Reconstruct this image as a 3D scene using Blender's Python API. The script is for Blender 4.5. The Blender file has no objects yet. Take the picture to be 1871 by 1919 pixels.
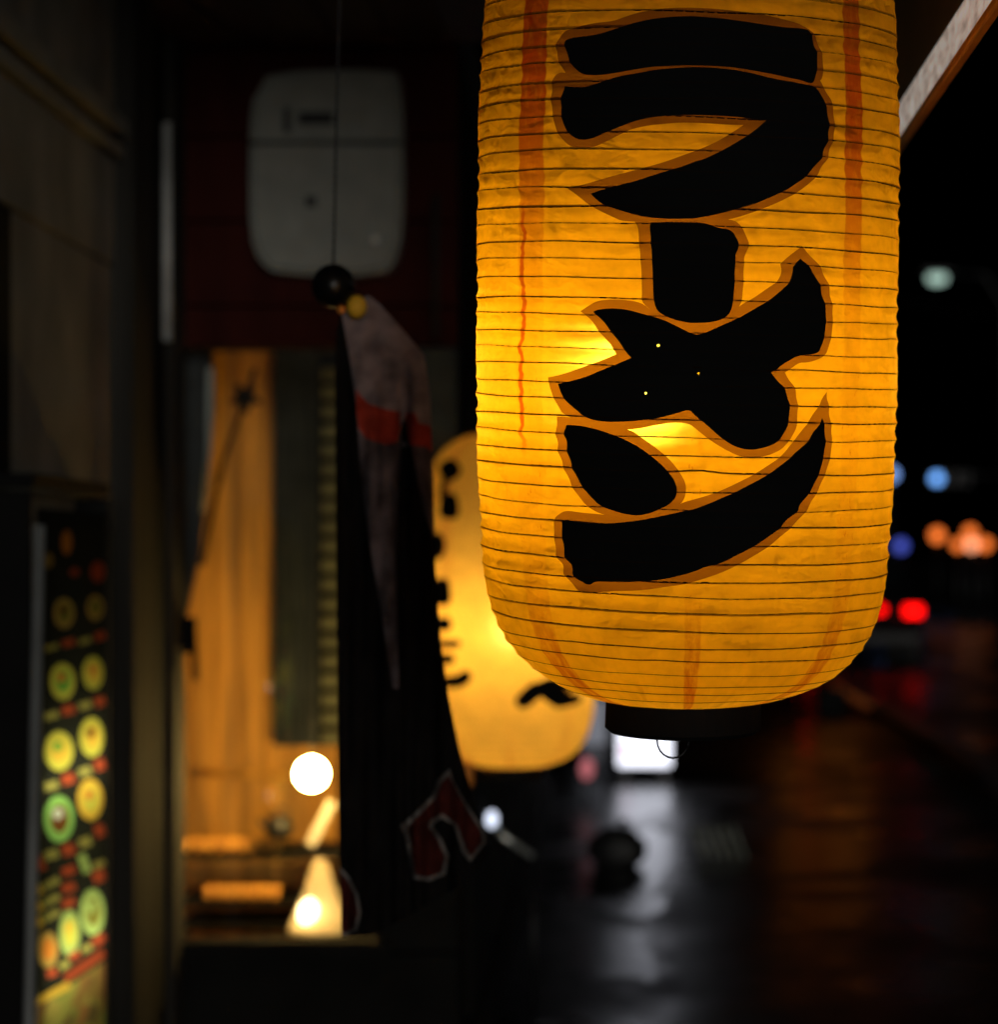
import bpy, bmesh, math, random
import numpy as np
from mathutils import Vector, Matrix, Euler, noise
from mathutils.geometry import delaunay_2d_cdt

random.seed(7)
rad = math.radians
sc = bpy.context.scene

# ---------------------------------------------------------------- camera
F = 5500.0            # focal length in photo pixels
VX, VY = 1156.0, 1040.0   # vanishing point of the street in the photo
EYE = 1.55
cam_d = bpy.data.cameras.new('camera')
cam = bpy.data.objects.new('camera', cam_d)
sc.collection.objects.link(cam)
cam.location = (0, 0, EYE)
cam.rotation_euler = (rad(90), 0, 0)
cam_d.sensor_fit = 'HORIZONTAL'
cam_d.sensor_width = 36
cam_d.lens = F / 1871 * 36
cam_d.shift_x = -(VX - 935.5) / 1871
cam_d.shift_y = (VY - 959.5) / 1871
cam_d.clip_start = 0.05
cam_d.clip_end = 3000
cam_d.dof.use_dof = True
cam_d.dof.focus_distance = 2.94
cam_d.dof.aperture_fstop = 5.2
sc.camera = cam

# ---------------------------------------------------------------- night sky, added street-level glow, exposure
world = bpy.data.worlds.new('World')
sc.world = world
world.use_nodes = True
wn = world.node_tree
sky = wn.nodes.new('ShaderNodeTexSky')
sky.sky_type = 'NISHITA'
sky.sun_disc = False
sky.sun_elevation = rad(-9)
sky.sun_rotation = rad(170)
wn.links.new(sky.outputs[0], wn.nodes['Background'].inputs[0])
wn.nodes['Background'].inputs[1].default_value = 0.1
sun_d = bpy.data.lights.new('street_glow', 'SUN')  # directional lamp added as level street glow from behind the camera
sun_d.energy = 0.75
sun_d.angle = rad(12)
sun_d.color = (1.0, 0.95, 0.86)
sun = bpy.data.objects.new('street_glow', sun_d)
sc.collection.objects.link(sun)
_d = Vector((-0.17, 0.98, -0.04)).normalized()
sun.rotation_euler = _d.to_track_quat('-Z', 'Y').to_euler()
sc.view_settings.view_transform = 'Standard'
sc.view_settings.look = 'None'
sc.view_settings.exposure = 0.0
sc.view_settings.gamma = 1.0
sc.cycles.use_denoising = True
sc.cycles.max_bounces = 10
sc.cycles.diffuse_bounces = 6
sc.cycles.transmission_bounces = 6
sc.cycles.transparent_max_bounces = 8
sc.cycles.sample_clamp_indirect = 4.0
sc.cycles.caustics_reflective = False
sc.cycles.caustics_refractive = False


# ================================================================ helpers
def P(px, py, Y):
    """photo pixel at a chosen distance -> point in the street"""
    return Vector(((px - VX) / F * Y, Y, EYE + (VY - py) / F * Y))


def link(o):
    sc.collection.objects.link(o)
    return o


def tag(o, label=None, cat=None, group=None, kind=None):
    if label: o['label'] = label
    if cat: o['category'] = cat
    if group: o['group'] = group
    if kind: o['kind'] = kind
    return o


def thing(name, label, cat, loc=(0, 0, 0), group=None, rot=(0, 0, 0)):
    o = link(bpy.data.objects.new(name, None))
    o.empty_display_size = 0.05
    o.location = loc
    o.rotation_euler = rot
    bpy.context.view_layer.update()
    return tag(o, label, cat, group)


def obj(name, bm, mat, parent=None, smooth=False, world_space=True):
    """link a bmesh as ONE mesh object; vertex positions are world space unless told otherwise"""
    me = bpy.data.meshes.new(name)
    if parent is not None and world_space:
        bm.transform(parent_world(parent).inverted())
    if smooth:
        for f in bm.faces: f.smooth = True
    bm.to_mesh(me)
    bm.free()
    o = link(bpy.data.objects.new(name, me))
    if mat is not None: me.materials.append(mat)
    if parent is not None: o.parent = parent
    return o


def parent_world(p):
    m = Matrix.LocRotScale(p.location, p.rotation_euler, p.scale)
    return parent_world(p.parent) @ m if p.parent else m


def bm_box(bm, c, s, rot=None, bevel=0.0):
    b2 = bmesh.new()
    bmesh.ops.create_cube(b2, size=1)
    bmesh.ops.scale(b2, vec=s, verts=b2.verts)
    if bevel > 0:
        bmesh.ops.bevel(b2, geom=list(b2.edges), offset=bevel, segments=2, affect='EDGES', profile=0.5)
    m = Matrix.Translation(c)
    if rot: m = m @ Euler(rot).to_matrix().to_4x4()
    b2.transform(m)
    me = bpy.data.meshes.new('tmp'); b2.to_mesh(me); b2.free()
    bm.from_mesh(me); bpy.data.meshes.remove(me)
    return bm


def box(name, c, s, mat, parent=None, rot=None, bevel=0.0):
    return obj(name, bm_box(bmesh.new(), c, s, rot, bevel), mat, parent)


def bm_tube(bm, pts, r, n=10, cap=True):
    """tube along a polyline; r is a number or one per point"""
    pts = [Vector(p) for p in pts]
    rs = r if isinstance(r, (list, tuple)) else [r] * len(pts)
    rings = []
    for i, p in enumerate(pts):
        t = (pts[min(i + 1, len(pts) - 1)] - pts[max(i - 1, 0)]).normalized()
        a = Vector((0, 0, 1)) if abs(t.z) < 0.9 else Vector((1, 0, 0))
        u = t.cross(a).normalized(); v = t.cross(u).normalized()
        rings.append([bm.verts.new(p + (u * math.cos(k * 2 * math.pi / n) + v * math.sin(k * 2 * math.pi / n)) * rs[i]) for k in range(n)])
    for a, b in zip(rings, rings[1:]):
        for k in range(n):
            bm.faces.new((a[k], a[(k + 1) % n], b[(k + 1) % n], b[k]))
    if cap:
        bm.faces.new(rings[0][::-1]); bm.faces.new(rings[-1])
    return bm


def tube(name, pts, r, mat, parent=None, n=10):
    bm = bm_tube(bmesh.new(), pts, r, n)
    bmesh.ops.recalc_face_normals(bm, faces=bm.faces)
    return obj(name, bm, mat, parent, smooth=True)


def bm_lathe(bm, prof, c=(0, 0, 0), n=32):
    """prof = [(r, z)...] turned about z"""
    rings = []
    for r, z in prof:
        if r < 1e-5:
            rings.append([bm.verts.new((c[0], c[1], c[2] + z))])
        else:
            rings.append([bm.verts.new((c[0] + r * math.cos(k * 2 * math.pi / n), c[1] + r * math.sin(k * 2 * math.pi / n), c[2] + z)) for k in range(n)])
    for a, b in zip(rings, rings[1:]):
        for k in range(n):
            k2 = (k + 1) % n
            if len(a) == 1 and len(b) == 1: continue
            if len(a) == 1: bm.faces.new((a[0], b[k2], b[k]))
            elif len(b) == 1: bm.faces.new((a[k], a[k2], b[0]))
            else: bm.faces.new((a[k], a[k2], b[k2], b[k]))
    bmesh.ops.recalc_face_normals(bm, faces=bm.faces)
    return bm


def lathe(name, prof, c, mat, parent=None, n=32, smooth=True):
    return obj(name, bm_lathe(bmesh.new(), prof, c, n), mat, parent, smooth=smooth)


def bm_ball(bm, c, r, sub=3, scale=(1, 1, 1)):
    m = Matrix.Translation(c) @ Matrix.Diagonal((r * scale[0], r * scale[1], r * scale[2], 1))
    bmesh.ops.create_icosphere(bm, subdivisions=sub, radius=1, matrix=m)
    return bm


def ball(name, c, r, mat, parent=None, sub=3, scale=(1, 1, 1)):
    return obj(name, bm_ball(bmesh.new(), c, r, sub, scale), mat, parent, smooth=True)


def bm_prism(bm, poly, y0, y1, axis='Y'):
    """poly of (a, b) extruded: axis Y -> (x, z) outline, axis X -> (y, z) outline"""
    def mk(a, b, t): return (a, t, b) if axis == 'Y' else (t, a, b)
    A = [bm.verts.new(mk(a, b, y0)) for a, b in poly]
    B = [bm.verts.new(mk(a, b, y1)) for a, b in poly]
    n = len(poly)
    bm.faces.new(A); bm.faces.new(B[::-1])
    for k in range(n): bm.faces.new((A[k], B[k], B[(k + 1) % n], A[(k + 1) % n]))
    bmesh.ops.recalc_face_normals(bm, faces=bm.faces)
    return bm


def inside(poly, pts):
    poly = np.asarray(poly, float); x, y = pts[:, 0], pts[:, 1]
    res = np.zeros(len(pts), bool)
    x0, y0 = poly[:, 0], poly[:, 1]; x1, y1 = np.roll(x0, -1), np.roll(y0, -1)
    for a, b, c, d in zip(x0, y0, x1, y1):
        if b == d: continue
        hit = ((b > y) != (d > y)) & (x < (c - a) * (y - b) / (d - b) + a)
        res ^= hit
    return res


def densify(poly, step, closed=True):
    out = []
    n = len(poly)
    for i in range(n if closed else n - 1):
        a = np.array(poly[i], float); b = np.array(poly[(i + 1) % n], float)
        k = max(1, int(np.ceil(np.linalg.norm(b - a) / step)))
        for j in range(k): out.append(tuple(a + (b - a) * j / k))
    if not closed: out.append(tuple(poly[-1]))
    return out


def smooth_poly(poly, it=1):
    """one round of corner rounding that keeps sharp tips"""
    for _ in range(it):
        out = []
        n = len(poly)
        for i in range(n):
            p0, p1, p2 = (np.array(poly[(i + k) % n], float) for k in (-1, 0, 1))
            u, v = p1 - p0, p2 - p1
            c = np.dot(u, v) / (np.linalg.norm(u) * np.linalg.norm(v) + 1e-12)
            if c > 0.35: out += [tuple(p1 - u * 0.25), tuple(p1 + v * 0.25)]
            else: out.append(tuple(p1))
        poly = out
    return poly


def cut_sheet(outer, polys, grid, step):
    """triangulate a sheet so that every printed shape has its own crisp edge.
    -> 2D verts, {tag: [triangles]}; later polys win over earlier ones"""
    verts, edges = [], []

    def add(poly):
        d = densify(poly, step)
        k = len(verts)
        verts.extend(d)
        edges.extend([(k + i, k + (i + 1) % len(d)) for i in range(len(d))])
    add(outer)
    for _, p in polys: add(p)
    g = np.asarray(grid, float)
    g = g[inside(outer, g)]
    verts.extend([tuple(p) for p in g])
    v2, _, f2, _, _, _ = delaunay_2d_cdt([Vector(v) for v in verts], edges, [], 0, step * 0.002)
    V = np.array([tuple(v) for v in v2])
    T = np.array([tuple(f) for f in f2])
    cen = V[T].mean(axis=1)
    lab = np.full(len(T), -1)
    lab[inside(outer, cen)] = 0
    names = ['']
    for t, p in polys:
        m = inside(p, cen) & (lab >= 0)
        names.append(t)
        lab[m] = len(names) - 1
    out = {}
    for i, t in enumerate(names):
        tri = T[lab == i]
        if len(tri): out.setdefault(t, []).append(tri)
    return V, {t: np.concatenate(a) for t, a in out.items()}


def sheet_part(name, V3, tri, UV, mat, parent, world_space=True):
    used, inv = np.unique(tri.ravel(), return_inverse=True)
    me = bpy.data.meshes.new(name)
    pts = V3[used]
    if parent is not None and world_space:
        M = np.array(parent_world(parent).inverted())
        pts = pts @ M[:3, :3].T + M[:3, 3]
    f = inv.reshape(-1, 3)
    me.from_pydata([tuple(p) for p in pts], [], [tuple(int(i) for i in t) for t in f])
    uv = me.uv_layers.new(name='surface')
    data = UV[used][f.ravel()].astype(np.float32).ravel()
    uv.data.foreach_set('uv', data)
    me.polygons.foreach_set('use_smooth', [True] * len(me.polygons))
    me.materials.append(mat)
    o = link(bpy.data.objects.new(name, me))
    o.parent = parent
    return o


def sheet_pieces(name, V3, tri, UV, mat, parent, world_space=True):
    """the same, one object for each separate piece"""
    root = {}

    def find(a):
        while root.setdefault(a, a) != a: a = root[a]
        return a
    for t in tri:
        a = find(int(t[0]))
        for k in t[1:]: root[find(int(k))] = a
    grp = {}
    for t in tri: grp.setdefault(find(int(t[0])), []).append(t)
    for g_ in grp.values():
        sheet_part(name, V3, np.array(g_), UV, mat, parent, world_space)


def stroke_poly(pts, w):
    """polyline with widths -> outline polygon"""
    pts = [np.array(p, float) for p in pts]
    ws = w if isinstance(w, (list, tuple)) else [w] * len(pts)
    L, R = [], []
    for i, p in enumerate(pts):
        t = pts[min(i + 1, len(pts) - 1)] - pts[max(i - 1, 0)]
        t = t / (np.linalg.norm(t) + 1e-9)
        nn = np.array([-t[1], t[0]]) * ws[i] / 2
        L.append(tuple(p + nn)); R.append(tuple(p - nn))
    return L + R[::-1]


def round_poly(poly, it=2):
    for _ in range(it):
        n = len(poly)
        poly = [q for i in range(n) for q in (tuple(0.75 * np.array(poly[i]) + 0.25 * np.array(poly[(i + 1) % n])), tuple(0.25 * np.array(poly[i]) + 0.75 * np.array(poly[(i + 1) % n])))]
    return poly


def ellipse(cx, cy, w, h, n=20, rot=0.0):
    c, s = math.cos(rot), math.sin(rot)
    out = []
    for k in range(n):
        a = 2 * math.pi * k / n
        x, y = w / 2 * math.cos(a), h / 2 * math.sin(a)
        out.append((cx + x * c - y * s, cy + x * s + y * c))
    return out


# ---------------------------------------------------------------- materials
def new_mat(name):
    m = bpy.data.materials.new(name)
    m.use_nodes = True
    nt = m.node_tree
    return m, nt, nt.nodes, nt.links


def surf(name, col, rough=0.6, var=0.25, scale=6.0, metal=0.0, bump=0.0, bscale=60.0, stretch=(1, 1, 1), spec=0.5):
    """painted / natural surface: base colour broken by noise, fine relief"""
    m, nt, N, L = new_mat(name)
    b = N['Principled BSDF']
    b.inputs['Roughness'].default_value = rough
    b.inputs['Metallic'].default_value = metal
    b.inputs['Specular IOR Level'].default_value = spec
    tc = N.new('ShaderNodeTexCoord')
    mp = N.new('ShaderNodeMapping'); mp.inputs['Scale'].default_value = stretch
    L.new(tc.outputs['Object'], mp.inputs[0])
    nz = N.new('ShaderNodeTexNoise'); nz.inputs['Scale'].default_value = scale; nz.inputs['Detail'].default_value = 6
    L.new(mp.outputs[0], nz.inputs['Vector'])
    cr = N.new('ShaderNodeValToRGB')
    cr.color_ramp.elements[0].position = 0.3; cr.color_ramp.elements[1].position = 0.72
    cr.color_ramp.elements[0].color = (*[c * (1 - var) for c in col], 1)
    cr.color_ramp.elements[1].color = (*[min(1, c * (1 + var)) for c in col], 1)
    L.new(nz.outputs['Fac'], cr.inputs[0])
    L.new(cr.outputs[0], b.inputs['Base Color'])
    if bump > 0:
        n2 = N.new('ShaderNodeTexNoise'); n2.inputs['Scale'].default_value = bscale; n2.inputs['Detail'].default_value = 5
        L.new(mp.outputs[0], n2.inputs['Vector'])
        bp = N.new('ShaderNodeBump'); bp.inputs['Strength'].default_value = bump; bp.inputs['Distance'].default_value = 0.01
        L.new(n2.outputs['Fac'], bp.inputs['Height'])
        L.new(bp.outputs[0], b.inputs['Normal'])
    return m


def glow(name, col, strength):
    m, nt, N, L = new_mat(name)
    N.remove(N['Principled BSDF'])
    e = N.new('ShaderNodeEmission')
    e.inputs[0].default_value = (*col, 1); e.inputs[1].default_value = strength
    L.new(e.outputs[0], N['Material Output'].inputs[0])
    return m


def translucent(name, trans, refl, gloss=0.0):
    """thin sheet lit from behind"""
    m, nt, N, L = new_mat(name)
    N.remove(N['Principled BSDF'])
    t = N.new('ShaderNodeBsdfTranslucent'); t.inputs[0].default_value = (*trans, 1)
    d = N.new('ShaderNodeBsdfDiffuse'); d.inputs[0].default_value = (*refl, 1)
    a = N.new('ShaderNodeAddShader')
    L.new(t.outputs[0], a.inputs[0]); L.new(d.outputs[0], a.inputs[1])
    L.new(a.outputs[0], N['Material Output'].inputs[0])
    return m


def lantern_paper(name, trans, refl, stain, wrinkle=1.0, direct=(0.28, 0.56, 7.0)):
    """oiled paper: lets light through; seams where the sheets overlap, dye bleeding along them, creases.
    UV: x = angle round the lantern (radians), y = height (metres)"""
    m, nt, N, L = new_mat(name)
    N.remove(N['Principled BSDF'])

    def math_(op, a, b=None, c=None):
        n = N.new('ShaderNodeMath'); n.operation = op
        for i, v in enumerate((a, b, c)):
            if v is None: continue
            if isinstance(v, (int, float)): n.inputs[i].default_value = v
            else: L.new(v, n.inputs[i])
        return n.outputs[0]

    def ramp(v, a, b, lo=0.0, hi=1.0):
        n = N.new('ShaderNodeMapRange'); n.interpolation_type = 'SMOOTHSTEP'
        L.new(v, n.inputs[0])
        for i, x in enumerate((a, b, lo, hi)): n.inputs[i + 1].default_value = x
        return n.outputs[0]

    def mixc(f, a, b, mode='MIX'):
        n = N.new('ShaderNodeMix'); n.data_type = 'RGBA'; n.blend_type = mode
        if isinstance(f, (int, float)): n.inputs[0].default_value = f
        else: L.new(f, n.inputs[0])
        for i, v in ((6, a), (7, b)):
            if isinstance(v, tuple): n.inputs[i].default_value = (*v, 1)
            else: L.new(v, n.inputs[i])
        return n.outputs[2]

    uv = N.new('ShaderNodeUVMap'); uv.uv_map = 'surface'
    sx = N.new('ShaderNodeSeparateXYZ'); L.new(uv.outputs[0], sx.inputs[0])
    u, v = sx.outputs[0], sx.outputs[1]

    def noise_(scale, stretch=(1, 1, 1), detail=5, rough=0.6, dist=0.0):
        mp = N.new('ShaderNodeMapping'); mp.inputs['Scale'].default_value = stretch
        L.new(uv.outputs[0], mp.inputs[0])
        n = N.new('ShaderNodeTexNoise'); n.inputs['Scale'].default_value = scale
        n.inputs['Detail'].default_value = detail; n.inputs['Roughness'].default_value = rough
        n.inputs['Distortion'].default_value = dist
        L.new(mp.outputs[0], n.inputs['Vector'])
        return n.outputs['Fac']

    fib = noise_(46, (0.35, 1.6, 1), 6, 0.65)
    cloud = noise_(9, (0.4, 1.8, 1), 4)
    wob = noise_(30, (0.1, 1, 1), 3)
    base = mixc(ramp(cloud, 0.3, 0.7), tuple(c * 0.86 for c in trans), tuple(min(1, c * 1.06) for c in trans))
    base = mixc(ramp(fib, 0.42, 0.75, 0, 0.22), base, tuple(c * 0.6 for c in trans))
    # seams at +-47 degrees: overlapping edge of two sheets, red dye bleeding down from the top
    blot = noise_(24, (1.0, 1.6, 1), 5, 0.7)
    spot = noise_(60, (0.9, 1.0, 1), 3, 0.7)
    for u0, w, topv in ((-0.815, 0.083, 0.50), (0.825, 0.06, 0.47), (0.02, 0.04, 9.0)):
        du = math_('ABSOLUTE', math_('SUBTRACT', math_('ADD', u, math_('MULTIPLY', math_('SUBTRACT', wob, 0.5), 0.03)), u0))
        band = ramp(du, w - 0.006, w + 0.006, 1.0, 0.0)
        over = math_('MULTIPLY', band, ramp(v, 0.05, 0.12, 1.0, 0.12)) if topv > 5 else math_('MULTIPLY', band, 0.30)
        if topv > 5:
            over = math_('MULTIPLY', band, ramp(v, 0.03, 0.065, 0.8, 0.0))
        base = mixc(over, base, mixc(0.6, base, tuple(c * k for c, k in zip(trans, (0.8, 0.55, 0.4)))))
        dye_top = math_('MULTIPLY', band, ramp(v, topv - 0.12, topv + 0.18, 0.0, 0.92))
        dye_top = math_('MULTIPLY', dye_top, ramp(blot, 0.25, 0.55, 0.70, 1.0))
        low = math_('MULTIPLY', band, ramp(v, 0.02, 0.17, 0.62, 0.0))
        low = math_('MULTIPLY', low, ramp(blot, 0.35, 0.6, 0.25, 1.0))
        sp = math_('MULTIPLY', band, math_('MULTIPLY', ramp(spot, 0.60, 0.70, 0.0, 0.55), ramp(v, 0.25, 0.40, 1.0, 0.3)))
        dye = math_('MAXIMUM', math_('MAXIMUM', low, dye_top if topv < 5 else low), sp)
        # a thin trickle along the edge of the left seam
        if u0 < -0.5:
            dl = math_('ABSOLUTE', math_('SUBTRACT', math_('ADD', u, math_('MULTIPLY', math_('SUBTRACT', wob, 0.5), 0.10)), u0 - 0.055))
            tr = math_('MULTIPLY', ramp(dl, 0.008, 0.02, 0.8, 0.0), math_('MULTIPLY', ramp(v, 0.255, 0.30, 0, 1), ramp(v, 0.50, 0.56, 1, 0)))
            dye = math_('MAXIMUM', dye, tr)
        base = mixc(math_('MULTIPLY', dye, stain), base, (trans[0] * 0.50, trans[1] * 0.035, trans[2] * 0.2))
    t = N.new('ShaderNodeBsdfTranslucent'); L.new(base, t.inputs[0])
    d = N.new('ShaderNodeBsdfDiffuse'); d.inputs[0].default_value = (*refl, 1)
    # creases: mostly lying along the hoops, some pulled on the slant
    w0 = noise_(26, (0.20, 1.7, 1), 2, 0.45, 0.6)
    mpd = N.new('ShaderNodeMapping'); mpd.inputs['Rotation'].default_value = (0, 0, 0.45); mpd.inputs['Scale'].default_value = (0.22, 1.7, 1)
    L.new(uv.outputs[0], mpd.inputs[0])
    nd = N.new('ShaderNodeTexNoise'); nd.inputs['Scale'].default_value = 34; nd.inputs['Detail'].default_value = 2; nd.inputs['Distortion'].default_value = 0.3
    L.new(mpd.outputs[0], nd.inputs['Vector'])
    patch = ramp(noise_(5, (0.8, 2.0, 1), 2), 0.45, 0.62)
    w1 = math_('ADD', w0, math_('MULTIPLY', nd.outputs['Fac'], patch))
    bp = N.new('ShaderNodeBump'); bp.inputs['Strength'].default_value = 0.95 * wrinkle; bp.inputs['Distance'].default_value = 0.0062
    L.new(w1, bp.inputs['Height'])
    L.new(bp.outputs[0], t.inputs['Normal']); L.new(bp.outputs[0], d.inputs['Normal'])
    a = N.new('ShaderNodeAddShader')
    L.new(t.outputs[0], a.inputs[0]); L.new(d.outputs[0], a.inputs[1])
    # thin paper also passes a little light nearly straight through, so the bulb shows as a soft bright spot
    rf = N.new('ShaderNodeBsdfRefraction'); rf.inputs['IOR'].default_value = 1.25; rf.inputs['Roughness'].default_value = 0.70
    sc_ = N.new('ShaderNodeMix'); sc_.data_type = 'RGBA'; sc_.blend_type = 'MULTIPLY'; sc_.inputs[0].default_value = 1.0
    L.new(base, sc_.inputs[6]); sc_.inputs[7].default_value = (*direct, 1)
    L.new(sc_.outputs[2], rf.inputs['Color'])
    a2 = N.new('ShaderNodeAddShader')
    L.new(a.outputs[0], a2.inputs[0]); L.new(rf.outputs[0], a2.inputs[1])
    L.new(a2.outputs[0], N['Material Output'].inputs[0])
    return m


M = {}
M['black'] = surf('matt black paint', (0.004, 0.004, 0.004), 0.8, 0.3, spec=0.12)
M['gloss_black'] = surf('glossy black', (0.004, 0.004, 0.004), 0.34, 0.2, spec=0.2)
M['ink'] = surf('black ink', (0.004, 0.004, 0.004), 0.9, 0.3, spec=0.1)
M['rib'] = surf('brown bamboo rib', (0.016, 0.006, 0.002), 0.9, 0.4, scale=20, spec=0.02)
M['iron'] = surf('dark iron', (0.02, 0.02, 0.022), 0.45, 0.3, metal=0.6)
M['pipe'] = surf('grey painted pipe', (0.42, 0.43, 0.42), 0.45, 0.25, scale=10)
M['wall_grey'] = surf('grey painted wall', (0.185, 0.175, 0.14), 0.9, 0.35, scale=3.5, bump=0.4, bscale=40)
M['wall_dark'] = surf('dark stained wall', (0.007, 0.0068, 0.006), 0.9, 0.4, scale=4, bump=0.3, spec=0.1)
M['post'] = surf('dark grey post', (0.028, 0.026, 0.022), 0.85, 0.35, scale=5, stretch=(1, 1, 0.2), spec=0.15)
M['red_wood'] = surf('dark red boards', (0.040, 0.008, 0.006), 0.85, 0.35, scale=7, stretch=(1, 1, 0.3), spec=0.06)
M['green_grey'] = surf('grey green plaster', (0.05, 0.06, 0.055), 0.9, 0.3, scale=9, spec=0.1)
M['soffit'] = surf('brown soffit boards', (0.06, 0.028, 0.014), 0.7, 0.4, scale=8, stretch=(6, 0.6, 1))
M['lip'] = surf('orange varnished batten', (0.95, 0.48, 0.08), 0.6, 0.2, scale=9)
M['box_white'] = surf('dusty white plastic', (0.19, 0.20, 0.175), 0.55, 0.15, scale=12)
M['slot'] = surf('black slot', (0.01, 0.01, 0.01), 0.7, 0.1)
M['warm_wood'] = surf('warm pine planks', (0.60, 0.28, 0.035), 0.7, 0.5, scale=4, stretch=(5, 5, 0.5))
M['dark_wood'] = surf('dark cupboard', (0.008, 0.007, 0.006), 0.9, 0.3, spec=0.08)
M['tile'] = surf('pale glazed tile', (0.10, 0.105, 0.06), 0.7, 0.35, scale=15)
M['grout'] = surf('dark grout', (0.006, 0.006, 0.005), 0.95, 0.2, spec=0.05)
M['white_top'] = surf('white counter', (0.75, 0.68, 0.55), 0.35, 0.1)
M['cup'] = surf('orange glazed cup', (0.90, 0.36, 0.05), 0.45, 0.3, scale=20)
M['curtain'] = surf('dark grey curtain', (0.06, 0.06, 0.065), 0.9, 0.35, scale=9)
M['yellow'] = surf('yellow cord', (0.75, 0.42, 0.02), 0.7, 0.2)
M['orange_cord'] = surf('orange bead', (0.75, 0.25, 0.03), 0.6, 0.2)
M['white_paint'] = surf('white paint', (0.7, 0.7, 0.68), 0.5, 0.15)
M['steel'] = surf('galvanised steel', (0.55, 0.58, 0.55), 0.3, 0.2, metal=0.7)
M['bag'] = surf('black plastic bag', (0.008, 0.008, 0.009), 0.6, 0.2, bump=0.5, bscale=18)
M['kerb'] = surf('wet kerb stone', (0.12, 0.115, 0.11), 0.35, 0.3, scale=12, bump=0.3)
M['car'] = surf('dark car paint', (0.006, 0.006, 0.007), 0.35, 0.1, spec=0.08)
M['car_glass'] = surf('dark car glass', (0.006, 0.007, 0.008), 0.15, 0.1, spec=0.15)
M['rubber'] = surf('tyre rubber', (0.012, 0.012, 0.012), 0.8, 0.2)


def wet_asphalt():
    m, nt, N, L = new_mat('wet asphalt')
    b = N['Principled BSDF']
    tc = N.new('ShaderNodeTexCoord')
    n1 = N.new('ShaderNodeTexNoise'); n1.inputs['Scale'].default_value = 1.1; n1.inputs['Detail'].default_value = 5
    n1.inputs['Roughness'].default_value = 0.6
    mp = N.new('ShaderNodeMapping'); mp.inputs['Scale'].default_value = (1.0, 0.55, 1)
    L.new(tc.outputs['Object'], mp.inputs[0]); L.new(mp.outputs[0], n1.inputs['Vector'])
    r = N.new('ShaderNodeMapRange'); r.inputs[1].default_value = 0.40; r.inputs[2].default_value = 0.62
    r.inputs[3].default_value = 0.24; r.inputs[4].default_value = 0.50
    L.new(n1.outputs['Fac'], r.inputs[0]); L.new(r.outputs[0], b.inputs['Roughness'])
    n2 = N.new('ShaderNodeTexNoise'); n2.inputs['Scale'].default_value = 38; n2.inputs['Detail'].default_value = 6
    L.new(tc.outputs['Object'], n2.inputs['Vector'])
    cr = N.new('ShaderNodeValToRGB')
    cr.color_ramp.elements[0].color = (0.006, 0.006, 0.0055, 1); cr.color_ramp.elements[1].color = (0.024, 0.022, 0.02, 1)
    L.new(n2.outputs['Fac'], cr.inputs[0]); L.new(cr.outputs[0], b.inputs['Base Color'])
    n3 = N.new('ShaderNodeTexNoise'); n3.inputs['Scale'].default_value = 2.6; n3.inputs['Detail'].default_value = 6
    L.new(mp.outputs[0], n3.inputs['Vector'])
    bp = N.new('ShaderNodeBump'); bp.inputs['Strength'].default_value = 0.2; bp.inputs['Distance'].default_value = 0.03
    L.new(n3.outputs['Fac'], bp.inputs['Height']); L.new(bp.outputs[0], b.inputs['Normal'])
    b.inputs['Specular IOR Level'].default_value = 0.28
    return m


M['asphalt'] = wet_asphalt()


def pane_glass():
    m, nt, N, L = new_mat('window glass')
    N.remove(N['Principled BSDF'])
    t = N.new('ShaderNodeBsdfTransparent'); t.inputs[0].default_value = (0.93, 0.95, 0.93, 1)
    g = N.new('ShaderNodeBsdfGlossy'); g.inputs['Roughness'].default_value = 0.03
    mx = N.new('ShaderNodeMixShader'); fr = N.new('ShaderNodeFresnel'); fr.inputs[0].default_value = 1.45
    L.new(fr.outputs[0], mx.inputs[0]); L.new(t.outputs[0], mx.inputs[1]); L.new(g.outputs[0], mx.inputs[2])
    L.new(mx.outputs[0], N['Material Output'].inputs[0])
    return m


M['glass'] = pane_glass()

# ================================================================ the setting: street, shop front, neighbour wall
bm = bmesh.new()
bmesh.ops.create_grid(bm, x_segments=8, y_segments=8, size=600, matrix=Matrix.Translation((0, 400, 0)))
tag(obj('ground', bm, M['asphalt']), kind='structure')

M['puddle'] = surf('rain puddle', (0.004, 0.004, 0.004), 0.28, 0.2, bump=0.3, bscale=5.0, spec=0.16)


def puddle(x0, x1, y0, y1, seed, z=0.004):
    """shallow irregular sheet of rain water; outline given where it lies on the street in the photo"""
    rnd = random.Random(seed)
    bm = bmesh.new()
    vs = []
    n = 44
    ph = [rnd.uniform(0, 6.28) for _ in range(4)]
    for k in range(n):
        a = 2 * math.pi * k / n
        e = 1 + 0.16 * math.sin(3 * a + ph[0]) + 0.10 * math.sin(5 * a + ph[1]) + 0.07 * math.sin(9 * a + ph[2]) + 0.05 * math.sin(14 * a + ph[3])
        ca, sa = math.cos(a), math.sin(a)
        ca = math.copysign(abs(ca) ** 0.7, ca); sa = math.copysign(abs(sa) ** 0.7, sa)
        px = (x0 + x1) / 2 + (x1 - x0) / 2 * ca * e
        py = (y0 + y1) / 2 + (y1 - y0) / 2 * sa * e
        Y = EYE * F / (py - VY)
        vs.append(bm.verts.new(((px - VX) / F * Y, Y, z)))
    f = bm.faces.new(vs)
    bmesh.ops.recalc_face_normals(bm, faces=[f])
    if f.normal.z < 0: f.normal_flip()
    tag(obj('puddle', bm, M['puddle']), kind='structure')


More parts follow.
